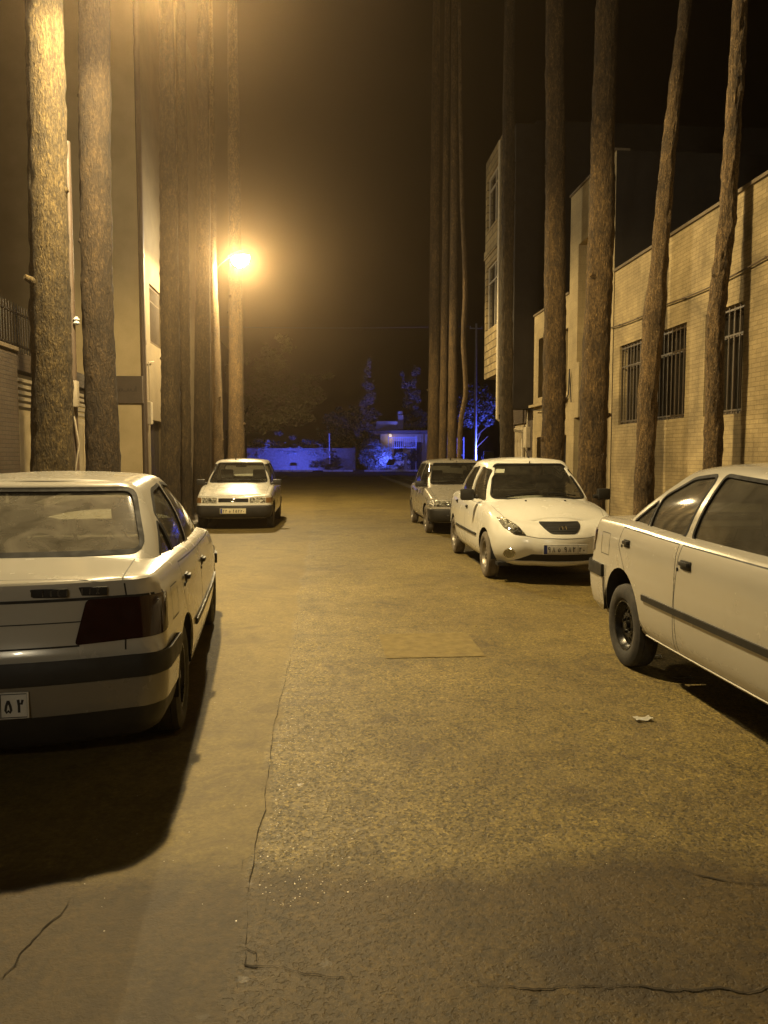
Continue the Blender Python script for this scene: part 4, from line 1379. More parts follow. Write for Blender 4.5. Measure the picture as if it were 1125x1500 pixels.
def window_unit(parent, X, s, y0, y1, z0, z1, depth=.2, bars=True, mull=2, curtain=True, barstep=.115, m=M_IRON_L):
    d = X + s * depth
    bm = bm_new(); t = .05
    box(bm, d - .03, d + .03, y0, y1, z0, z0 + t); box(bm, d - .03, d + .03, y0, y1, z1 - t, z1)
    for k in range(mull + 1):
        yy = y0 + (y1 - y0 - t) * k / mull; box(bm, d - .028, d + .028, yy, yy + t, z0 + t + .001, z1 - t - .001)
    zt = z0 + (z1 - z0) * .73
    for k in range(mull):
        ya = y0 + (y1 - y0 - t) * k / mull + t + .001; yb = y0 + (y1 - y0 - t) * (k + 1) / mull - .001
        box(bm, d - .024, d + .024, ya, yb, zt, zt + t)
    w = obj('window', bm, m, parent, None)
    bm = bm_new(); box(bm, d + s * .004 - .003, d + s * .004 + .003, y0 + .01, y1 - .01, z0 + .01, z1 - .01)
    obj('pane', bm, M_PANE, w, None)
    if curtain:
        bm = bm_new(); n = int((y1 - y0) / .04); pr = None
        for k in range(n + 1):
            yy = y0 + (y1 - y0) * k / n; xx = d + s * (.14 + .025 * math.sin(k * 1.3) + .012 * math.sin(k * .47))
            a = bm.verts.new((xx, yy, z0)); b = bm.verts.new((xx, yy, z1))
            if pr: bm.faces.new((pr[0], a, b, pr[1]))
            pr = (a, b)
        obj('curtain', bm, M_CURT, w, 60)
    bm = bm_new(); box(bm, d + s * .3 - .02, d + s * .3 + .02, y0, y1, z0, z1); obj('dark_room', bm, M_WELL, w, None)
    if bars:
        e = X + s * .05; bm = bm_new()
        n = max(2, round((y1 - y0) / barstep))
        for k in range(n + 1):
            yy = y0 + .02 + (y1 - y0 - .04) * k / n; tube(bm, [(e, yy, z0 + .001), (e, yy, z1 - .001)], .011, 6, False)
        for zz in (z0 + .06, zt, z1 - .06): box(bm, e - .008, e + .008, y0 + .002, y1 - .002, zz - .014, zz + .014)
        obj('window_grille', bm, M_IRON_T, w, None)
    return w

def coping(bm, X, s, y0, y1, z, mi=1, over=.05, w=.3, h=.06):
    xa, xb = X - s * over, X + s * w
    box(bm, min(xa, xb), max(xa, xb), y0, y1, z, z + h, mi)

# Right A: low buff brick house with barred windows
A = thing('brick_house', 'low buff brick house on the right with wide barred windows behind the tree trunks', 'house', (6, 8, 0))
def under(par):      # children are modelled in world coordinates
    par_inv = Matrix.Translation(par.location).inverted()
    return par_inv
def localise(par):
    for ch in par.children:
        if ch.type == 'MESH' and not ch.get('_loc'):
            ch.data.transform(Matrix.Translation(-par.location)); ch['_loc'] = 1
            for g in ch.children:
                if g.type == 'MESH': g.data.transform(Matrix.Translation(-par.location))
def clean(par):
    for ch in par.children:
        if '_loc' in ch: del ch['_loc']
bm = bm_new()
opsA = [(12.54, 15.45, 2.14, 3.72), (10.78, 11.90, 2.12, 3.72), (6.2, 8.4, 2.12, 3.72)]
facade_bm(bm, 6, 1, -6, 15.80, -.1, 5.28, opsA, .22)
body_faces(bm, 6, 1, -6, 15.80, -.1, 5.28)
obj('wall', bm, [M_BRICK, M_CAP], A, None)
bm = bm_new(); coping(bm, 6, 1, -6, 15.79, 5.281, 0, .04, .28, .05); obj('roof_coping', bm, M_CAP, A, None)
window_unit(A, 6, 1, 12.54, 15.45, 2.14, 3.72, mull=4, curtain=False, m=M_IRON_T, barstep=.15)
window_unit(A, 6, 1, 10.78, 11.90, 2.12, 3.72, mull=2, curtain=False, m=M_IRON_T, barstep=.15)
window_unit(A, 6, 1, 6.2, 8.4, 2.12, 3.72, mull=3, curtain=False, m=M_IRON_T, barstep=.15)
localise(A); clean(A)

# Right B: taller block joined on, with a tall recess and a dark garage door
B = thing('brick_house', 'taller buff house on the right with a tall narrow recess above a dark garage door', 'house', (6, 15.8, 0))
bm = bm_new()
facade_bm(bm, 5.985, 1, 15.8, 18.72, -.1, 7.72, [(16.35, 18.10, 3.72, 6.45, .45), (16.15, 18.22, -.05, 2.42, .3)], .3)
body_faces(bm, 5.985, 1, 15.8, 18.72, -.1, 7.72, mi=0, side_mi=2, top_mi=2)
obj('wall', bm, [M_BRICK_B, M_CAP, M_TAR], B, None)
bm = bm_new(); coping(bm, 5.985, 1, 15.8, 18.72, 7.721, 0, .04, .28, .05); obj('roof_coping', bm, M_CAP, B, None)
bm = bm_new(); box(bm, 6.42, 6.48, 16.35, 18.10, 3.72, 6.45); obj('recess_panel', bm, M_BRICK_B, B, None)
bm = bm_new()
box(bm, 6.25, 6.30, 16.16, 18.21, -.05, 2.415)
for k in range(12): box(bm, 6.235, 6.2495, 16.2 + k * .168, 16.2 + k * .168 + .10, .1, 2.3)
obj('garage_door', bm, M_DOORD, B, None)
localise(B); clean(B)

# Right C: lower house with two windows and a ledge
Cc = thing('brick_house', 'lowest buff house on the right with two dark windows above a thin ledge', 'house', (6, 18.72, 0))
bm = bm_new()
facade_bm(bm, 6, 1, 18.74, 21.96, -.1, 5.45, [(18.82, 19.22, 3.1, 4.65), (20.62, 21.45, 3.13, 4.76), (18.85, 21.5, -.05, 2.03, .35)], .25)
body_faces(bm, 6, 1, 18.74, 21.96, -.1, 5.45)
obj('wall', bm, [M_BRICK_B, M_CAP], Cc, None)
bm = bm_new(); box(bm, 5.86, 5.999, 18.74, 21.96, 2.88, 2.95); obj('ledge', bm, M_BRICK_B, Cc, None)
bm = bm_new(); coping(bm, 6, 1, 18.74, 21.96, 5.451, 0, .04, .28, .05); obj('roof_coping', bm, M_CAP, Cc, None)
window_unit(Cc, 6, 1, 18.82, 19.22, 3.1, 4.65, bars=False, mull=1, curtain=False, m=M_IRON)
window_unit(Cc, 6, 1, 20.62, 21.45, 3.13, 4.76, bars=False, mull=2, curtain=False, m=M_IRON)
bm = bm_new(); box(bm, 6.3, 6.36, 18.86, 21.49, -.05, 2.02)
for k in range(8): box(bm, 6.28, 6.2995, 18.95 + k * .31, 19.2 + k * .31, .1, 1.9)
obj('garage_door', bm, M_DOORD, Cc, None)
localise(Cc); clean(Cc)

# Right D: tall house with a dark flank and a projecting bay
D = thing('tall_house', 'tall house on the right with dark blank flank and brick bay over the pavement', 'house', (6, 22, 0))
bm = bm_new()
facade_bm(bm, 6.0, 1, 22.0, 25.3, -.1, 10.9, [(22.6, 24.3, -.05, 2.5, .15)], .2)
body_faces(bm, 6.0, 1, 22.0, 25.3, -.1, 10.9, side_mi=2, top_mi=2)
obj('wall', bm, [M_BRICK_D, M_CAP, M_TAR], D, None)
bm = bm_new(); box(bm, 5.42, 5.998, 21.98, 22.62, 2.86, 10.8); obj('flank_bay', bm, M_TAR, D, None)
bm = bm_new()
facade_bm(bm, 5.2, 1, 22.64, 25.0, 3.98, 10.8, [(22.85, 24.75, 5.48, 7.45), (22.85, 24.75, 8.6, 10.2)], .12)
body_faces(bm, 5.2, 1, 22.64, 25.0, 3.98, 10.8, .795, side_mi=0)
bm.faces.new([bm.verts.new(p) for p in ((5.2, 22.64, 3.98), (5.2, 25.0, 3.98), (5.995, 25.0, 3.98), (5.995, 22.64, 3.98))])
box(bm, 5.16, 5.199, 22.64, 25.0, 7.75, 8.0)
obj('bay', bm, M_BRICK_BAY, D, None)
window_unit(D, 5.2, 1, 22.85, 24.75, 5.48, 7.45, depth=.09, bars=False, mull=2, curtain=True)
window_unit(D, 5.2, 1, 22.85, 24.75, 8.6, 10.2, depth=.09, bars=False, mull=2, curtain=True)
# cream ribbed gate
bm = bm_new(); box(bm, 6.1, 6.14, 22.6, 24.3, -.05, 2.5)
for k in range(9): box(bm, 6.04, 6.0995, 22.62 + k * .185, 22.72 + k * .185, .0, 2.45, 0, .01)
for zz in (.15, 1.25, 2.3): box(bm, 6.02, 6.0395, 22.62, 24.28, zz, zz + .08)
obj('gate', bm, M_GATE, D, None)
bm = bm_new()
tube(bm, [(5.13, 22.70, 10.6), (5.13, 22.70, 2.6), (5.5, 22.70, 2.3), (5.9, 22.70, 2.2), (5.93, 22.70, .1)], .05, 10)
for zz in (4.6, 7.2, 9.8): tube(bm, [(5.13, 22.70, zz), (5.13, 22.70, zz + .08)], .062, 10)
obj('drainpipe', bm, M_PIPE, D, 40)
bm = bm_new(); box(bm, 5.85, 5.997, 22.15, 22.45, 1.75, 2.35, 0, .02); tube(bm, [(5.93, 22.3, 2.34), (5.93, 22.3, 2.85)], .02, 6); obj('meter_box', bm, M_PIPE, D, None)
localise(D); clean(D)

# cables along the right facade
def cable(name, label, pts, r, m, knots=0):
    bm = bm_new(); P = []
    for i in range(len(pts) - 1):
        a, b = V(pts[i]), V(pts[i + 1])
        for k in range(14):
            t = k / 14; p = a.lerp(b, t); p.z -= .10 * min(1, (b - a).length / 6) * math.sin(PI * t) ; P.append(p)
    P.append(V(pts[-1])); tube(bm, P, r, 6)
    o = tag(obj(name, bm, m, None, 50), label, 'cable')
    if knots:
        for i in range(3, len(P) - 2, knots):
            bm = bm_new()
            p = P[i] + V((0, random.uniform(-.1, .1), 0)); rr = r * random.uniform(1.7, 2.4)
            tube(bm, [p + V((0, -.06, -.005)), p + V((0, 0, .004)), p + V((0, .06, -.004))], [rr * .5, rr, rr * .5], 6)
            obj('splice_tape', bm, m, o, 50)
    return o
cable('wall_cable', 'dark knotted cable strung along the brick house wall above its barred windows', [(5.94, 15.9, 4.16), (5.95, 13.4, 4.14), (5.95, 10.2, 4.17), (5.95, 6, 4.2), (5.95, 0, 4.2)], .012, M_PIPED, 5)
cable('wall_cable', 'thin cable looping down beside the lowest buff house on the right', [(5.93, 18.3, 2.8), (5.94, 18.5, 3.6), (5.94, 18.55, 3.0), (5.93, 19.0, 2.75), (5.84, 21.5, 2.8)], .015, M_WIRE)

# Left F: plaster house whose flank faces down the street
Fh = thing('plaster_house', 'pale plaster house on the left with a brown name board across its flank', 'house', (-4.8, 20.6, 0))
bm = bm_new()
facade_bm(bm, -4.72, -1, 20.6, 34.0, -.1, 16, [(21.6, 23.4, -.05, 2.5), (25, 26.4, 1.5, 3.1), (29, 30.4, 1.5, 3.1), (21.8, 23.2, 4.6, 6.2), (25, 26.4, 4.6, 6.2)], .2)
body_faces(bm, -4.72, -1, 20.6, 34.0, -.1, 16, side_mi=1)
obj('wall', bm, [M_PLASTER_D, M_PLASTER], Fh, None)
bm = bm_new(); box(bm, -6.6, -4.66, 20.48, 20.598, 2.86, 3.56, 0, .01); sb = obj('name_board', bm, M_SIGN, Fh, None)
Rm = Matrix(((1, 0, 0, 0), (0, 0, -1, 0), (0, 1, 0, 0), (0, 0, 0, 1)))
bm = bm_new(); Mt = Matrix.Translation((-5.35, 20.479, 3.2)) @ Rm
for k, (xx, ln) in enumerate(((0, .11), (.10, .06), (.18, .13), (.33, .05), (.40, .09))):
    ribbon2(bm, [(xx, .02), (xx + .02, -.03), (xx + ln, -.03), (xx + ln + .02, .04)], .022, Mt, .003)
ribbon2(bm, [(.53, .10), (.53, -.04)], .025, Mt, .003)
obj('board_lettering', bm, M_SIGNT, sb, None)
bm = bm_new(); tube(bm, [(-4.66, 20.70, .1), (-4.66, 20.70, 15.5)], .07, 10)
for zz in (2.2, 4.4, 6.6): tube(bm, [(-4.66, 20.70, zz), (-4.66, 20.70, zz + .1)], .085, 10)
obj('drainpipe', bm, M_PIPED, Fh, 40)
for (a, b, c_, d_) in ((25, 26.4, 1.5, 3.1), (29, 30.4, 1.5, 3.1), (21.8, 23.2, 4.6, 6.2), (25, 26.4, 4.6, 6.2)):
    window_unit(Fh, -4.72, -1, a, b, c_, d_, depth=.15, bars=True, mull=2, curtain=False, m=M_IRON)
bm = bm_new(); box(bm, -4.93, -4.88, 21.61, 23.39, -.05, 2.49)
for k in range(3): box(bm, -4.8795, -4.86, 21.7 + k * .56, 22.2 + k * .56, .15, 2.35, 0, .005)
obj('gate', bm, M_DOORD, Fh, None)
bm = bm_new(); box(bm, -4.719, -4.6, 21.15, 21.4, 2.35, 2.95, 0, .02); tube(bm, [(-4.66, 21.27, 2.94), (-4.66, 21.27, 4.0), (-4.66, 21.9, 4.1)], .015, 6); obj('meter_box', bm, M_IRON_L, Fh, None)
localise(Fh); clean(Fh)
G_ = thing('plain_house', 'plain dark house at the far end of the left side', 'house', (-4.8, 35, 0))
bm = bm_new(); ops = [(36 + 3.3 * k, 37.5 + 3.3 * k, z, z + 1.6) for k in range(3) for z in (1.3, 4.6)]
facade_bm(bm, -4.9, -1, 34.5, 46, -.1, 7.0, ops, .2); body_faces(bm, -4.9, -1, 34.5, 46, -.1, 7.0)
obj('wall', bm, [M_BRICK_D], G_, None)
for o in ops: window_unit(G_, -4.9, -1, *o, depth=.15, bars=False, mull=2, curtain=False, m=M_IRON)
localise(G_); clean(G_)

# Left garden wall with iron railing, then a pale gate panel
W = thing('garden_wall', 'dark brick garden wall on the left topped with an iron railing', 'wall', (-4.8, 2, 0))
bm = bm_new(); box(bm, -5.05, -4.8, -8, 12.66, -.1, 3.14); obj('wall', bm, M_BRICK_D, W, None)
bm = bm_new(); box(bm, -5.10, -4.76, -8, 12.665, 3.141, 3.2); obj('coping', bm, M_CAP, W, None)
bm = bm_new()
for k in range(118):
    y = 2.0 + k * .105
    if y > 14.1: break
    tube(bm, [(-4.92, y, 3.15), (-4.92, y, 3.86), (-4.92, y, 3.95)], [.011, .011, .002], 6)
for zz in (3.27, 3.78): box(bm, -4.935, -4.905, 1.9, 14.2, zz, zz + .03)
obj('railing', bm, M_IRON, W, None)
localise(W); clean(W)
Gt = thing('garage_gate', 'pale steel gate with a louvred top beside the dark brick wall on the left', 'gate', (-4.8, 12.7, 0))
bm = bm_new(); box(bm, -4.93, -4.88, 12.72, 16.9, -.05, 2.25)
for k in range(6): box(bm, -4.8795, -4.86, 12.8 + k * .68, 13.38 + k * .68, .15, 2.15, 0, .006)
obj('leaf', bm, M_GATE, Gt, None)
bm = bm_new()
for k in range(5): box(bm, -4.94, -4.86, 12.72, 16.9, 2.30 + k * .10, 2.355 + k * .10)
for yy in (12.68, 14.8, 16.92): box(bm, -4.96, -4.84, yy, yy + .04, 2.27, 2.85)
obj('louvre', bm, M_IRON_L, Gt, None)
bm = bm_new(); box(bm, -5.05, -4.8, 12.68, 17.0, 2.86, 3.14); obj('lintel', bm, M_BRICK_D, Gt, None)
localise(Gt); clean(Gt)
Bk = thing('plain_house', 'dark house set back behind the railed garden wall on the left', 'house', (-9, 6, 0))
bm = bm_new(); ops = [(5, 6.6, 4.4, 6), (9, 10.6, 4.4, 6), (13, 14.6, 4.4, 6)]
facade_bm(bm, -8.5, -1, 0, 17, -.1, 14, ops, .2); body_faces(bm, -8.5, -1, 0, 17, -.1, 14, 6)
obj('wall', bm, [M_TAR], Bk, None)
for o in ops: window_unit(Bk, -8.5, -1, *o, depth=.15, bars=False, mull=2, curtain=False, m=M_IRON)
localise(Bk); clean(Bk)
# ------------------------------------------------------------------ trees
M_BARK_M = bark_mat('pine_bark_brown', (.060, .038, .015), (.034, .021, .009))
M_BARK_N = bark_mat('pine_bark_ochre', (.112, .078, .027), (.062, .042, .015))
def trunk_mesh(pts, rads, seed, top, knots=.12, seg=18, fine=False):
    """tapering noisy trunk through world points, from the ground to height top"""
    rnd = random.Random(seed)
    P = [V(p) for p in pts]
    if P[0].z > .06:
        d = (P[1] - P[0]); t = (P[0].z) / max(.3, d.z)
        P.insert(0, V((P[0].x - d.x * t * .6, P[0].y, .0))); rads = [rads[0] * 1.04] + list(rads)
    if P[-1].z < top:
        d = (P[-1] - P[-2]).normalized(); k = (top - P[-1].z)
        P.append(P[-1] + V((d.x * k * .5, 0, k))); rads = list(rads) + [rads[-1] * .45]
    zt = [(p.z, p.x) for p in P]; zr_ = [(p.z, r) for p, r in zip(P, rads)]
    y0 = P[0].y
    bm = bm_new(); rings = []
    z = -.05; step = .16
    if fine: seg, step = 34, .06
    zs_ = []
    while z < top: zs_.append(z); z += step if z < 9 else .4
    zs_.append(top)
    ph = rnd.uniform(0, 50)
    for z in zs_:
        cx = interp(zt, max(0, z)) + .012 * noise.noise(V((ph, z * .9, 1)))
        cy = y0 + .02 * noise.noise(V((ph + 9, z * .5, 1))) + .03 * math.sin(z * .35 + ph)
        r = interp(zr_, max(0, z)) * (1 + .55 * math.exp(-max(0, z) / .18) + .12 * math.exp(-max(0, z) / .8))
        ring = []
        for k in range(seg):
            th = 2 * PI * k / seg
            q = V((math.cos(th) * 1.3, math.sin(th) * 1.3, z * .9 + ph))
            n = noise.fractal(q * 1.6, 1., 2., 4) * .35 + .5 * noise.noise(V((math.cos(th) * .8, math.sin(th) * .8, z * 3.2 + ph)))
            rr = r * (1 + knots * n)
            if fine: rr += .016 * noise.noise(V((math.cos(th) * 4.5, math.sin(th) * 4.5, z * 5 + ph))) + .012 * noise.noise(V((math.cos(th) * 9, math.sin(th) * 9, z * 9 + ph)))
            ring.append(bm.verts.new((cx + rr * math.cos(th), cy + rr * math.sin(th), z)))
        rings.append(ring)
    for i in range(len(rings) - 1):
        for k in range(seg):
            bm.faces.new((rings[i][k], rings[i][(k + 1) % seg], rings[i + 1][(k + 1) % seg], rings[i + 1][k]))
    bm.faces.new(rings[-1])
    # dead stubs and knots
    for _ in range(rnd.randint(2, 5)):
        z = rnd.uniform(1.6, min(top - 1, 9)); a = rnd.uniform(0, 2 * PI)
        r = interp(zr_, z); cx = interp(zt, z); d = V((math.cos(a), math.sin(a), .35))
        p = V((cx, y0, z)); L = r * rnd.uniform(1.1, 1.4)
        tube(bm, [p + d * r * .6, p + d * r * .95, p + d * L], [r * .34, r * .22, r * .14], 7)
    return bm, V((interp(zt, top), y0, top))

def leaf_cloud(bm, blobs, n, size, rnd, flat=.6, droop=0.):
    """leaf-sized quads spread through ellipsoid clumps [(centre, radii)]"""
    tot = sum(b[1].x * b[1].y + b[1].z * b[1].x for b in blobs)
    for c, r in blobs:
        k = int(n * (r.x * r.y + r.z * r.x) / tot)
        sub = [(V((rnd.gauss(0, .55), rnd.gauss(0, .55), rnd.gauss(0, .55))), rnd.uniform(.22, .42)) for _ in range(max(4, k // 60))]
        for _ in range(k):
            s_, w = rnd.choice(sub)
            p = V((rnd.gauss(s_.x, w * .6), rnd.gauss(s_.y, w * .6), rnd.gauss(s_.z, w * .5)))
            if p.length > 1.15: p = p.normalized() * rnd.uniform(.8, 1.12)
            p = V((p.x * r.x, p.y * r.y, p.z * r.z)) + c
            a = V((rnd.gauss(0, 1), rnd.gauss(0, 1), rnd.gauss(0, flat))).normalized()
            b = a.cross(V((rnd.gauss(0, 1), rnd.gauss(0, 1), rnd.gauss(0, 1)))).normalized()
            s1 = size * rnd.uniform(.7, 1.5); s2 = s1 * rnd.uniform(.25, .5)
            bm.faces.new([bm.verts.new(p + a * s1 * u + b * s2 * v) for u, v in ((-1, -.4), (0, -1), (1, 0), (0, 1))])

M_NEEDLE2 = leaf_mat('lamplit_needle_tone', (.42, .34, .16), (.24, .19, .09))  # needle colour brightened to stand for lamplight on the far pine
M_BUSHP = leaf_mat('silvery_leaf', (.34, .36, .32), (.2, .22, .19))
crown_cache = {}
def pine_crown(variant):
    """needle clumps on a few limbs, about 5 m tall, origin at the trunk top"""
    if variant in crown_cache: return crown_cache[variant]
    rnd = random.Random(100 + variant)
    bm = bm_new(); blobs = []
    for k in range(13):
        h = rnd.uniform(-4.2, .6); a = rnd.uniform(0, 2 * PI); L = rnd.uniform(.7, 1.9) * (1 - .25 * max(0, h))
        e = V((math.cos(a) * L, math.sin(a) * L, h + rnd.uniform(.1, .7)))
        tube(bm, [V((0, 0, h)), e * .5 + V((0, 0, h * .5 + .1)), e], [.05, .035, .012], 5, mi=1)
        blobs.append((e, V((rnd.uniform(.6, 1.0), rnd.uniform(.6, 1.0), rnd.uniform(.35, .6)))))
    leaf_cloud(bm, blobs, 2300, .13, rnd)
    me = bpy.data.meshes.new('crown'); bm.to_mesh(me); bm.free()
    me.materials.append(M_NEEDLE); me.materials.append(M_BARK_D)
    crown_cache[variant] = me
    return me

def street_tree(label, Y, pts, top, m, group, seed, knots=.12):
    x0 = pts[0][0]
    t = thing('pine_tree', label, 'tree', (x0, Y, 0.05), 0, group)
    bm, e = trunk_mesh([(p[0], Y, p[1]) for p in pts], [p[2] for p in pts], seed, top, knots, 18, Y < 19)
    bm.transform(Matrix.Translation((-x0, -Y, -.05)))
    obj('trunk', bm, m, t, 60)
    c = bpy.data.objects.new('crown', pine_crown(seed % 4)); COL.objects.link(c); c.parent = t
    c.location = e - V((x0, Y, .05)); c.rotation_euler = (0, 0, seed * 1.7)
    return t
GR, GL = 'tall trees lining the right kerb', 'tall trees lining the left kerb'
RT = [
 (8.5, [(4.43,1.41,.098),(4.43,2.94,.094),(4.52,4.29,.087),(4.54,5.18,.083),(4.58,6.48,.075)], 14, M_BARK_P, 'slender knotty trunk in front of the second barred window, rising behind the near right car', .15),
 (10.35, [(4.40,.87,.124),(4.40,1.76,.124),(4.45,2.88,.128),(4.47,3.43,.140),(4.52,3.98,.112),(4.58,4.97,.101),(4.71,6.48,.082),(4.82,7.53,.069)], 15, M_BARK_P, 'knotty leaning trunk standing in front of the wide barred window', .17),
 (12.57, [(4.44,.91,.222),(4.46,2.27,.222),(4.51,3.94,.211),(4.55,5.58,.200),(4.53,6.66,.184),(4.56,8.77,.167)], 16, M_BARK, 'thickest right-hand trunk, in front of the tall recess and dark garage door', .10),
 (14.7, [(4.40,1.21,.215),(4.43,2.92,.215),(4.42,4.98,.195),(4.38,7.5,.176),(4.33,9.96,.163)], 17, M_BARK, 'straight trunk in front of the lowest buff house, above the white saloon roof', .10),
 (18.65, [(4.46,1.3,.165),(4.42,4.27,.157),(4.42,7.5,.149),(4.41,10.64,.132)], 18.5, M_BARK_D, 'dark trunk standing before the tall house and its brick bay', .10),
 (23.0, [(4.04,1.26,.071),(4.09,2.48,.071),(4.23,3.5,.071),(4.15,4.91,.071),(4.18,6.3,.071),(4.08,8.86,.061),(3.99,12.72,.051)], 21, M_BARK_P, 'thinnest crooked trunk on the right, beside the blue lit tree', .2),
 (26.4, [(4.39,1.22,.164),(4.41,5.41,.152),(4.43,9.95,.14),(4.40,14.37,.117)], 23, M_BARK, 'straight trunk just left of the thin crooked one, above the grey hatchback', .09),
 (28.6, [(4.40,1.2,.152),(4.47,6.97,.139),(4.48,13.05,.114)], 24, M_BARK, 'middle trunk in the tight row above the grey hatchback roof', .09),
 (31.4, [(4.44,1.17,.25),(4.49,7.5,.222),(4.49,14.17,.181)], 25.5, M_BARK, 'farthest thick trunk of the right row, next to the gap of open sky', .08)]
for i, (Y, pts, top, m, lb, kn) in enumerate(RT): street_tree(lb, Y, pts, top, m, GR, i + 1, kn)
LT = [
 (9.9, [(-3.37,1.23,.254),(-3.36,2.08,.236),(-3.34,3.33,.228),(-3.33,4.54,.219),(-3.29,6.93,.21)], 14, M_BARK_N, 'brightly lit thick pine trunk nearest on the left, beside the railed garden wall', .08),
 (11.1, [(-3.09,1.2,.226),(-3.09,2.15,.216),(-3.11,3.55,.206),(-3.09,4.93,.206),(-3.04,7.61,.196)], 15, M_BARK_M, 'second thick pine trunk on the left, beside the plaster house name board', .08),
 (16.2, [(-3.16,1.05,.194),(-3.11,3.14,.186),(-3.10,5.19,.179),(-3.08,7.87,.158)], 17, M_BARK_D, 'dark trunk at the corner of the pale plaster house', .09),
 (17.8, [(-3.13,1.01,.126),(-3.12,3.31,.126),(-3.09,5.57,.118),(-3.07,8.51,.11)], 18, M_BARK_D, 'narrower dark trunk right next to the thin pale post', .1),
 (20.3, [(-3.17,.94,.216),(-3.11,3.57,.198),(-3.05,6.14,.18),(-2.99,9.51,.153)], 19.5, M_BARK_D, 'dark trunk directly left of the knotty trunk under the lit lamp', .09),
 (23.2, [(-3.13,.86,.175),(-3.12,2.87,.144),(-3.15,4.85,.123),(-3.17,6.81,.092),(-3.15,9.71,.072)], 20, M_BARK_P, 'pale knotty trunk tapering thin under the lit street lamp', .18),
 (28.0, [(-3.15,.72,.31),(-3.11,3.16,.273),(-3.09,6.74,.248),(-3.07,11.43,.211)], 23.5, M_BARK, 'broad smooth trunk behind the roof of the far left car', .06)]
for i, (Y, pts, top, m, lb, kn) in enumerate(LT): street_tree(lb, Y, pts, top, m, GL, i + 20, kn)

# ------------------------------------------------------------------ street lamps
M_BULB = emit_mat('sodium_lamp', (1.0, .8, .45), 90.)
def glowing_glass(name, col, s):
    m, nt, bs = _nt(name); nt.nodes.remove(bs)
    a = N(nt, 'ShaderNodeAddShader'); t = N(nt, 'ShaderNodeBsdfTransparent'); e = N(nt, 'ShaderNodeEmission')
    e.inputs['Color'].default_value = (*col, 1); e.inputs['Strength'].default_value = s
    nt.links.new(t.outputs[0], a.inputs[0]); nt.links.new(e.outputs[0], a.inputs[1]); nt.links.new(a.outputs[0], nt.nodes['Material Output'].inputs['Surface'])
    return m
M_BOWL = glowing_glass('lamp_bowl_glass', (1.0, .90, .68), 300.)
M_HEAD = mat('lamp_housing', (.12, .115, .10), .5, metal=.3)
SODIUM = (1.0, .735, .33)
def street_lamp(label, base, head, power):
    t = thing('street_lamp', label, 'street lamp', base, 0, 'sodium street lamps')
    b, h = V(base), V(head)
    d = V((h.x - b.x, h.y - b.y, 0)); L = d.length; d.normalize()
    zt = h.z + .16
    bm = bm_new(); tube(bm, [(0, 0, 0), (0, 0, 1.2), (0, 0, zt - .9)], [.075, .07, .05], 14)
    box(bm, -.15, .15, -.15, .15, 0, .02, 0, .005); obj('pole', bm, M_PIPED, t, 40)
    bm = bm_new()
    tube(bm, [(0, 0, zt - 1.0), (0, 0, zt - .6), tuple(d * .22 + V((0, 0, zt - .22))), tuple(d * .6 + V((0, 0, zt - .04))), tuple(d * (L - .3) + V((0, 0, zt + .03)))], .03, 10)
    obj('arm', bm, M_PIPED, t, 50)
    ang = math.atan2(d.y, d.x)
    M = Matrix.Translation((h.x - b.x, h.y - b.y, h.z)) @ Matrix.Rotation(ang, 4, 'Z')
    bm = bm_new(); rows = []
    for i, (x, w, z0, z1) in enumerate(((-.42, .05, .14, .20), (-.30, .09, .11, .22), (-.1, .14, .095, .25), (.15, .16, .09, .25), (.30, .13, .09, .20), (.36, .06, .10, .15))):
        rows.append([bm.verts.new(M @ V((x, y, z))) for y, z in ((-w, z0), (w, z0), (w * 1.02, (z0 + z1) / 2), (w * .6, z1), (-w * .6, z1), (-w * 1.02, (z0 + z1) / 2))])
    for i in range(5):
        for k in range(6): bm.faces.new((rows[i][k], rows[i][(k + 1) % 6], rows[i + 1][(k + 1) % 6], rows[i + 1][k]))
    bm.faces.new(rows[0]); bm.faces.new(rows[-1]); hd = obj('lamp_head', bm, M_HEAD, t, 50)
    bm = bm_new(); n = 7; rings = []
    for i in range(n):
        a = PI / 2 * i / (n - 1)
        rings.append([bm.verts.new(M @ V((.06 + .31 * math.cos(2 * PI * k / 20) * math.cos(a), .19 * math.sin(2 * PI * k / 20) * math.cos(a), .088 - .27 * math.sin(a)))) for k in range(20)])
    for i in range(n - 1):
        for k in range(20): bm.faces.new((rings[i][k], rings[i][(k + 1) % 20], rings[i + 1][(k + 1) % 20], rings[i + 1][k]))
    bmesh.ops.remove_doubles(bm, verts=bm.verts, dist=1e-4)
    obj('lamp_bowl', bm, M_BOWL, hd, 80)
    l = bpy.data.lights.new('sodium_light', 'SPOT'); l.energy = power; l.spot_size = R(179); l.spot_blend = .2; l.color = SODIUM; l.shadow_soft_size = .07
    lo = bpy.data.objects.new('sodium_light', l); COL.objects.link(lo); lo.parent = t; lo.location = M @ V((.06, 0, .0))
    l2 = bpy.data.lights.new('bowl_glow', 'POINT'); l2.energy = power * .06; l2.color = SODIUM; l2.shadow_soft_size = .1
    lo = bpy.data.objects.new('bowl_glow', l2); COL.objects.link(lo); lo.parent = t; lo.location = M @ V((.12, 0, -.02))
    return t
LP = 3300
street_lamp('lit sodium street lamp farther along the left kerb, glaring above the far left car', (-3.32, 23.8, .06), (-2.42, 23.0, 7.07), LP)
street_lamp('nearer lit sodium street lamp hanging over the road above the top edge of the view', (-3.32, 7.6, .06), (-1.70, 8.4, 6.85), LP)
street_lamp('weak third sodium street lamp added to the left row, unseen behind the viewpoint', (-3.34, -12.4, .06), (-2.0, -13.0, 7.05), LP * .06)  # unseen lamp added to light the rear of the near left car
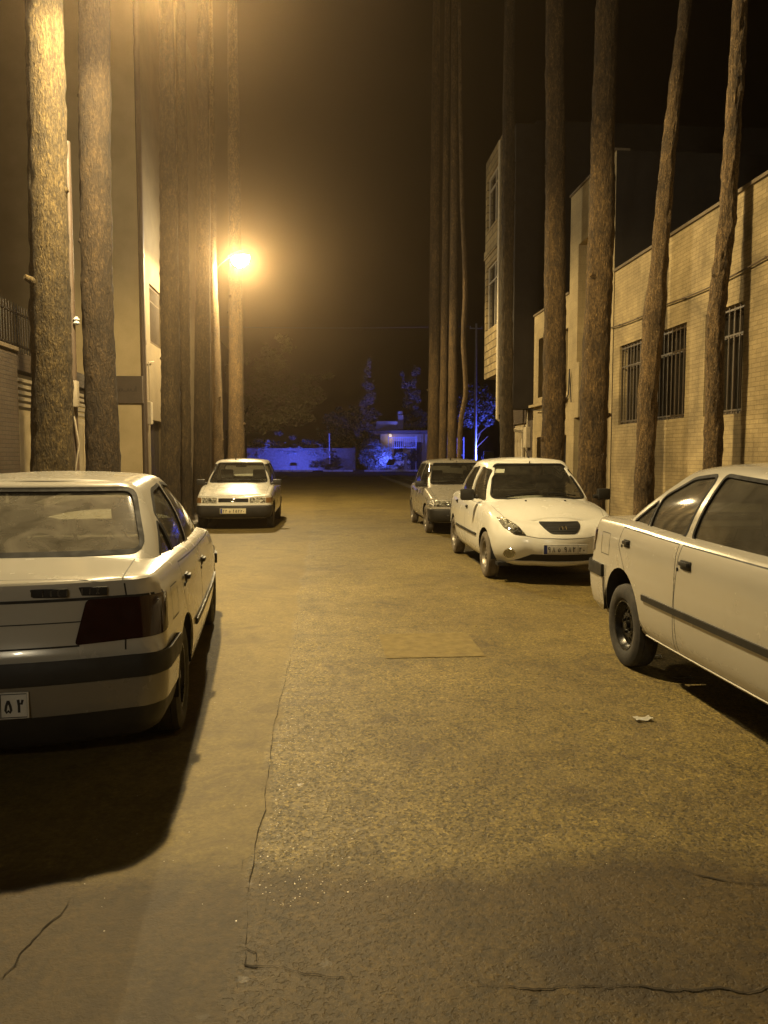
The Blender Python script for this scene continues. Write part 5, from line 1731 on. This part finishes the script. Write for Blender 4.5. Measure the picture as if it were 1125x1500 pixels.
# slim pale post
t = thing('steel_post', 'thin pale steel post among the dark trunks on the left', 'post', (-3.3, 18.9, .06))
bm = bm_new(); tube(bm, [(0, 0, 0), (0, 0, 3), (0, 0, 5.8)], .05, 10); obj('shaft', bm, M_PIPE, t, 50)
bm = bm_new(); box(bm, -.09, .09, -.09, .09, 0, .03, 0, .005); lathe_z(bm, [(5.8, .055), (5.84, .05), (5.86, .01)], 10); obj('cap', bm, M_PIPE, t, 50)

t = thing('cable_post', 'rusty thin post with a white insulator between the two thick left trunks', 'post', (-3.38, 10.85, .06))
bm = bm_new(); tube(bm, [(0, 0, 0), (0, 0, 2), (0, 0, 5.6)], .045, 10); obj('shaft', bm, M_PIPED, t, 50)
bm = bm_new(); lathe_z(bm, [(3.2, .02), (3.22, .045), (3.25, .03), (3.27, .045), (3.31, .015)], 12, (.07, -.03, 0)); obj('insulator', bm, M_FENCE_W, t, 50)
bm = bm_new(); box(bm, -.09, .09, -.16, -.046, 2.1, 2.45, 0, .015); tube(bm, [(0, -.08, 2.12), (.08, -.1, 1.6), (-.05, -.06, .9), (0, -.05, .1)], .012, 6); obj('meter_box', bm, M_IRON_L, t, 40)

# ------------------------------------------------------------------ far side of the junction
def leafy(name, label, cat, loc, blobs, n, size, m, seed, stem=None, group=None, flat=.6, mstem=None):
    t = thing(name, label, cat, loc, 0, group)
    rnd = random.Random(seed)
    bm = bm_new(); leaf_cloud(bm, blobs, n, size, rnd, flat); obj('crown' if stem else 'foliage', bm, m, t, None)
    if stem:
        bm = bm_new(); tube(bm, [(0, 0, -.05), (.02, .03, stem[0] * .5), (-.02, 0, stem[0])], [stem[1], stem[1] * .8, stem[1] * .5], 10)
        for _ in range(5):
            a = rnd.uniform(0, 2 * PI); z = stem[0] * rnd.uniform(.55, .95); L = rnd.uniform(.6, 1.2)
            tube(bm, [(0, 0, z), (math.cos(a) * L * .5, math.sin(a) * L * .5, z + .5), (math.cos(a) * L, math.sin(a) * L, z + 1)], [stem[1] * .4, stem[1] * .3, .02], 6)
        obj('trunk', bm, mstem or M_BARK_D, t, 50)
    return t
def cone(h, r, k, z0=.2):
    return [(V((0, 0, z0 + h * (i + .5) / k)), V((r * (1 - .88 * i / k), r * (1 - .88 * i / k), h / k * .85))) for i in range(k)]
leafy('cypress_tree', 'tall narrow cypress rising beyond the far wall, left of the flat roofed lodge', 'tree', (4.9, 84, .05), cone(11.2, 1.9, 8, .6), 5200, .16, M_CYPR, 1, (5, .16), 'trees beyond the junction')
leafy('cypress_tree', 'pale conifer with a forked top rising behind the flat roofed lodge', 'tree', (9.9, 86, .05), cone(9.8, 2.2, 7, .8) + [(V((-.9, 0, 9.6)), V((.5, .5, 1.4))), (V((.4, 0, 10.2)), V((.45, .45, 1.4)))], 5200, .17, M_CYPR, 2, (5, .18), 'trees beyond the junction')
leafy('pine_tree', 'sprawling warm lit pine at the far left corner, below and right of the lit lamp', 'tree', (-5.4, 53, .05), [(V((-.6, 0, 4.6)), V((1.9, 1.8, 1.7))), (V((1.2, .3, 6.9)), V((2.0, 1.8, 1.5))), (V((2.6, 0, 8.4)), V((1.2, 1.2, 1.1))), (V((3.6, 0, 5.2)), V((2.0, 1.8, 1.3))), (V((5.1, 0, 6.6)), V((1.2, 1.0, .9))), (V((2.2, 0, 3.7)), V((2.6, 1.8, .9)))], 7500, .13, M_NEEDLE2, 3, (5, .2), 'trees beyond the junction', .6, M_BARK_M)
leafy('broadleaf_tree', 'dark rounded tree beyond the far wall, between the sprawling pine and the cypress', 'tree', (1.9, 86, .05), [(V((0, 0, 4.4)), V((2.7, 2.4, 1.8))), (V((.8, 0, 5.9)), V((1.6, 1.5, 1.1)))], 3600, .18, M_BUSHD, 4, (4, .16), 'trees beyond the junction')
leafy('blue_lit_tree', 'small round tree lit blue by floodlight, beside the tall white pole', 'tree', (12.1, 61.5, .05), [(V((0, 0, 5.6)), V((1.45, 1.3, 1.5))), (V((-.5, -.2, 4.6)), V((1.0, .9, .8))), (V((.7, 0, 4.6)), V((.8, .8, .8))), (V((.2, 0, 6.8)), V((.8, .8, .6)))], 3600, .12, M_BUSHL, 5, (3.6, .13), None, .6, M_BARK_P)
leafy('round_shrub', 'dark clipped cone shaped shrub standing at the far kerb', 'shrub', (.95, 77.6, .05), cone(2.0, .95, 5, .12), 2600, .075, M_BUSHD, 6)
leafy('round_shrub', 'low dark shrub just left of the cone shaped one at the far kerb', 'shrub', (-.8, 78.4, .05), [(V((0, 0, .65)), V((.8, .7, .6)))], 900, .08, M_BUSHD, 7)
leafy('blue_lit_bush', 'large bush glowing blue in front of the far wall beside the lodge', 'shrub', (5.2, 78.6, .05), [(V((0, 0, 1.4)), V((1.6, 1.2, 1.3))), (V((-.4, 0, 2.5)), V((.9, .8, .7))), (V((.9, 0, .9)), V((.9, .9, .8)))], 12000, .075, M_BUSHL, 8)
leafy('lodge_shrub', 'sprawling pale shrub growing against the front of the flat roofed lodge', 'shrub', (8.3, 79.0, .05), [(V((0, 0, 1.0)), V((1.2, .8, .9))), (V((.9, 0, 1.7)), V((.7, .6, .5))), (V((-.8, .1, .7)), V((.6, .5, .6)))], 1500, .10, M_BUSHL, 9)

Fw = thing('garden_wall', 'long pale wall across the junction washed with blue light', 'wall', (-16, 80, .05))
bm = bm_new(); box(bm, -30, 3.2, 80, 80.25, -.1, 2.25)
obj('wall', bm, M_CONC, Fw, None)
bm = bm_new(); x = -30
while x < 3.2:
    box(bm, x, x + .22, 79.9, 80.3, -.1, 2.4); x += 3.3
obj('pier', bm, M_CONC, Fw, None)
bm = bm_new(); box(bm, -30, 3.2, 79.95, 80.3, 2.251, 2.32); obj('coping', bm, M_CONC, Fw, None)
localise(Fw); clean(Fw)
leafy('ivy', 'ragged ivy hanging over the top of the long blue lit wall', 'climbing plant', (-6, 79.85, .05), [(V((1.5 * k - 7, -.05, 2.0 + .25 * math.sin(k * 2.7))), V((.9, .16, .35 + .25 * (k % 3)))) for k in range(10)], 1300, .09, M_BUSHP, 11)
leafy('hedge', 'clipped dark hedge showing above the long pale far wall', 'hedge', (-13, 81.2, .05), [(V((2.2 * k - 14, 0, 2.6 + .15 * math.sin(k * 2.1))), V((1.6, .6, 1.15))) for k in range(13)], 5200, .12, M_BUSHL, 10)
t = thing('lamp_post', 'short white post standing above the far wall near the cone shaped shrub', 'post', (.56, 79.8, .05))
bm = bm_new(); tube(bm, [(0, 0, 0), (0, 0, 2), (0, 0, 3.65)], .06, 8); obj('shaft', bm, M_FENCE_W, t, 50)
bm = bm_new(); box(bm, -.1, .1, -.1, .1, 0, .06); lathe_z(bm, [(3.65, .08), (3.72, .09), (3.8, .02)], 8); obj('cap', bm, M_FENCE_W, t, 50)

Lg = thing('lodge', 'small flat roofed lodge across the junction with a pale railing', 'building', (9, 82, .05))
bm = bm_new()
for p in ((6.0, 7.4), (8.4, 9.2), (10.4, 14.0)): box(bm, p[0], p[1], 82, 82.25, -.1, 3.85)
box(bm, 7.4, 8.4, 82.0, 82.25, -.1, 1.0); box(bm, 9.2, 10.4, 82, 82.25, 3.0, 3.85); box(bm, 7.4, 8.4, 82, 82.25, 3.1, 3.85)
box(bm, 6.0, 14, 86, 86.2, -.1, 3.85); box(bm, 6.0, 6.2, 82.26, 85.99, -.1, 3.85); box(bm, 13.8, 14.0, 82.26, 85.99, -.1, 3.85)
obj('wall', bm, M_PLASTER, Lg, None)
bm = bm_new(); box(bm, 5.3, 14.6, 81.2, 86.6, 3.86, 4.2); obj('roof', bm, M_CAP, Lg, None)
bm = bm_new(); box(bm, 5.6, 7.8, 82.2, 84.5, 4.201, 5.2); obj('roof_parapet', bm, M_PLASTER, Lg, None)
bm = bm_new(); box(bm, 7.9, 8.5, 83, 83.8, 4.201, 5.9); lathe_z(bm, [(5.9, .25), (6.3, .3), (6.4, .1)], 10, (8.2, 83.4, 0)); obj('chimney', bm, M_PLASTER, Lg, None)
bm = bm_new(); lathe_z(bm, [(3.55, .10), (3.62, .16), (3.80, .14), (3.855, .05)], 12, (7.0, 81.7, 0)); obj('porch_lamp', bm, emit_mat('porch_lamp_glass', (1.0, .8, .45), .8), Lg, 40)
_l = bpy.data.lights.new('porch_light', 'POINT'); _l.energy = 8; _l.color = (1.0, .8, .42); _l.shadow_soft_size = .12
_o = bpy.data.objects.new('porch_light', _l); COL.objects.link(_o); _o.parent = Lg; _o.location = V((7.0, 81.6, 3.35)) - V((9, 82, .05))
bm = bm_new(); box(bm, 9.25, 10.35, 82.1, 82.15, .05, 2.98); obj('door', bm, M_DOORD, Lg, None)
bm = bm_new(); box(bm, 7.42, 8.38, 82.1, 82.14, 1.0, 3.08); obj('window', bm, M_PANE, Lg, None)
localise(Lg); clean(Lg)
def railing(label, x0, x1, y, z0, z1, n):
    t = thing('railing', label, 'railing', ((x0 + x1) / 2, y, .05)); w = (x1 - x0) / 2
    bm = bm_new()
    for k in range(n + 1):
        x = -w + 2 * w * k / n; tube(bm, [(x, 0, z0), (x, 0, z1)], .028, 6)
    obj('bars', bm, M_FENCE_W, t, 50)
    bm = bm_new()
    for zz in (z0 + .12, z1 - .15): box(bm, -w, w, -.03, .03, zz, zz + .06)
    for x in (-w, w): box(bm, x - .05, x + .05, -.05, .05, -.05, z1 + .08)
    obj('rails', bm, M_FENCE_W, t, None)
    return t
railing('pale barred railing in front of the flat roofed lodge', 6.7, 9.6, 80.6, 2.2, 3.5, 14)
railing('pale barred railing beside the trunk of the blue lit tree', 10.6, 12.0, 66, 1.4, 3.0, 7)
t = thing('bollard', 'short stout white bollard at the far kerb by the lodge', 'bollard', (8.1, 76.6, .05))
bm = bm_new(); lathe_z(bm, [(-.02, .24), (.12, .22), (.16, .14), (1.2, .13), (1.25, .17), (1.38, .17), (1.45, .05)], 14); obj('post', bm, M_FENCE_W, t, 40)
t = thing('utility_pole', 'tall white pole beyond the right hand buildings carrying overhead wires', 'pole', (11.82, 60, 0))
bm = bm_new(); tube(bm, [(0, 0, 0), (0, 0, 6), (0, 0, 11.75)], [.13, .11, .085], 12); obj('shaft', bm, M_FENCE_W, t, 50)
bm = bm_new(); box(bm, -.5, .5, -.04, .04, 11.35, 11.43)
for x in (-.45, .45): lathe_z(bm, [(11.43, .03), (11.46, .05), (11.5, .03), (11.54, .05), (11.57, .02)], 8, (x, 0, 0))
obj('crossarm', bm, M_FENCE_W, t, None)
cable('overhead_wire', 'thin overhead wire crossing the dark sky from the white pole', [(-26, 60, 11.6), (-8, 60, 11.25), (11.4, 60, 11.55)], .02, M_WIREG)

# blue floodlights
M_BLUEG = emit_mat('blue_led_panel', (.05, .09, 1.0), 1.6)
BLUE = (.07, .10, 1.0)
def flood(label, loc, tgt, w, h, power, cone_=150):
    t = thing('flood_light', label, 'floodlight', loc, 0, 'blue floodlights')
    d = (V(tgt) - V(loc)).normalized(); q = d.to_track_quat('Y', 'Z').to_matrix().to_4x4()
    M = Matrix.Translation((0, 0, .55 + h / 2)) @ q
    bm = bm_new(); box(bm, -w / 2, w / 2, -.12, 0, -h / 2, h / 2, 0, .02, M); obj('housing', bm, M_HEAD, t, None)
    bm = bm_new(); box(bm, -w / 2 + .03, w / 2 - .03, .002, .006, -h / 2 + .03, h / 2 - .03, 0, 0, M); obj('led_panel', bm, M_BLUEG, t, None)
    bm = bm_new()
    for s in (-1, 1): tube(bm, [(s * (w / 2 + .03), 0, 0), (s * (w / 2 + .03), 0, .55 + h / 2)], .025, 6)
    obj('bracket', bm, M_HEAD, t, None)
    l = bpy.data.lights.new('blue_light', 'SPOT'); l.energy = power; l.color = BLUE; l.spot_size = R(cone_); l.spot_blend = .3; l.shadow_soft_size = .15
    lo = bpy.data.objects.new('blue_light', l); COL.objects.link(lo); lo.parent = t
    lo.matrix_local = Matrix.Translation(M @ V((0, .1, 0))) @ d.to_track_quat('-Z', 'Y').to_matrix().to_4x4()
    return t
flood('blue floodlight standing at the far kerb between the blue bush and the bollard', (6.6, 76.4, .05), (4.6, 80.0, 3.2), .8, .7, 3600, 140)
flood('blue floodlight at the far kerb aimed at the wall left of the cone shaped shrub', (-3.0, 75.9, .05), (-3.6, 80, 2.6), .6, .3, 2600)
flood('large glowing blue floodlight below the small round tree by the right hand buildings', (12.75, 59.6, .6), (8.0, 72.0, 4.6), .9, .75, 4500)

# ------------------------------------------------------------------ cars
P_SILV = paint('paint_silver_beige', (.52, .49, .42), .10)
P_CREAM = paint('paint_cream', (.47, .44, .37), .18)
P_WHITE = paint('paint_white', (.70, .68, .60), 0., dk=.12)
P_GREY = paint('paint_grey_beige', (.38, .35, .28), .2, dk=.4)
P_WHITE2 = paint('paint_old_white', (.66, .63, .54), 0., dk=.3)
make_saloon('parked_car', 'silver beige saloon seen from behind, parked nearest on the left with a sloping rear window', (-1.69, 5.53, 0), R(94.5), P_SILV, True, [('1', .085, .062), ('52', .165, .056)], M_CABIN_L)
make_saloon('parked_car', 'cream saloon parked nearest on the right, showing its side and black steel wheel', (2.93, 3.97, 0), R(-90), P_CREAM, False, [('71', -.1, .06)], None, .065)
make_round('parked_car', 'white rounded saloon facing the camera with a black trapezoid grille and number plate', (2.78, 10.62, 0), R(-90.6), P_WHITE)
make_box('parked_car', 'dull grey beige hatchback with a black bumper parked behind the white rounded saloon', (2.75, 16.2, 0), R(-90), P_GREY, True, [('22', -.2, .06), ('982', .0, .06), ('20', .16, .05)], M_PLATE, M_TYRE_D, M_STEEL, M_REFL)
make_box('parked_car', 'boxy old white car facing the camera beneath the lit lamp on the far left', (-1.84, 17.6, 0), R(-90), P_WHITE2, False, [('22', -.2, .06), ('n', -.075, .05), ('452', .0, .06), ('20', .16, .05)], M_PLATE_Y, M_TYRE, M_STEEL)

# ------------------------------------------------------------------ haze
m = bpy.data.materials.new('night_haze'); m.use_nodes = True; nt = m.node_tree
nt.nodes.remove(nt.nodes['Principled BSDF'])
pv = N(nt, 'ShaderNodeVolumePrincipled'); pv.inputs['Color'].default_value = (.95, .70, .45, 1); pv.inputs['Density'].default_value = HAZE_D if 'HAZE_D' in globals() else .0024; pv.inputs['Anisotropy'].default_value = .9
nt.links.new(pv.outputs[0], nt.nodes['Material Output'].inputs['Volume'])
bm = bm_new(); box(bm, -420, 420, -220, 620, -1.1, 28)
hz = obj('haze', bm, m, None, None); hz['kind'] = 'stuff'

# ------------------------------------------------------------------ world and camera
w = bpy.data.worlds.new('World'); SC.world = w; w.use_nodes = True
nt = w.node_tree; bg = nt.nodes['Background']
sk = N(nt, 'ShaderNodeTexSky'); sk.sky_type = 'NISHITA'; sk.sun_disc = False
sk.sun_elevation = R(-6.5); sk.sun_rotation = R(200); sk.altitude = 1500
nt.links.new(sk.outputs[0], bg.inputs['Color']); bg.inputs['Strength'].default_value = .05
cd = bpy.data.cameras.new('camera'); cd.sensor_fit = 'VERTICAL'; cd.sensor_height = 36; cd.sensor_width = 27; cd.lens = 1130 / 1500 * 36
cd.clip_start = .05; cd.clip_end = 2000
co = bpy.data.objects.new('camera', cd); COL.objects.link(co)
co.location = (0, 0, 1.5); co.rotation_euler = (R(90 - 4.138), 0, R(-4.428)); SC.camera = co
SC.view_settings.view_transform = 'Standard'; SC.view_settings.look = 'None'; SC.view_settings.exposure = 0; SC.view_settings.gamma = 1
SC.cycles.use_denoising = True
SC.cycles.max_bounces = 8; SC.cycles.transparent_max_bounces = 24; SC.cycles.sample_clamp_indirect = 4; SC.cycles.volume_bounces = 0
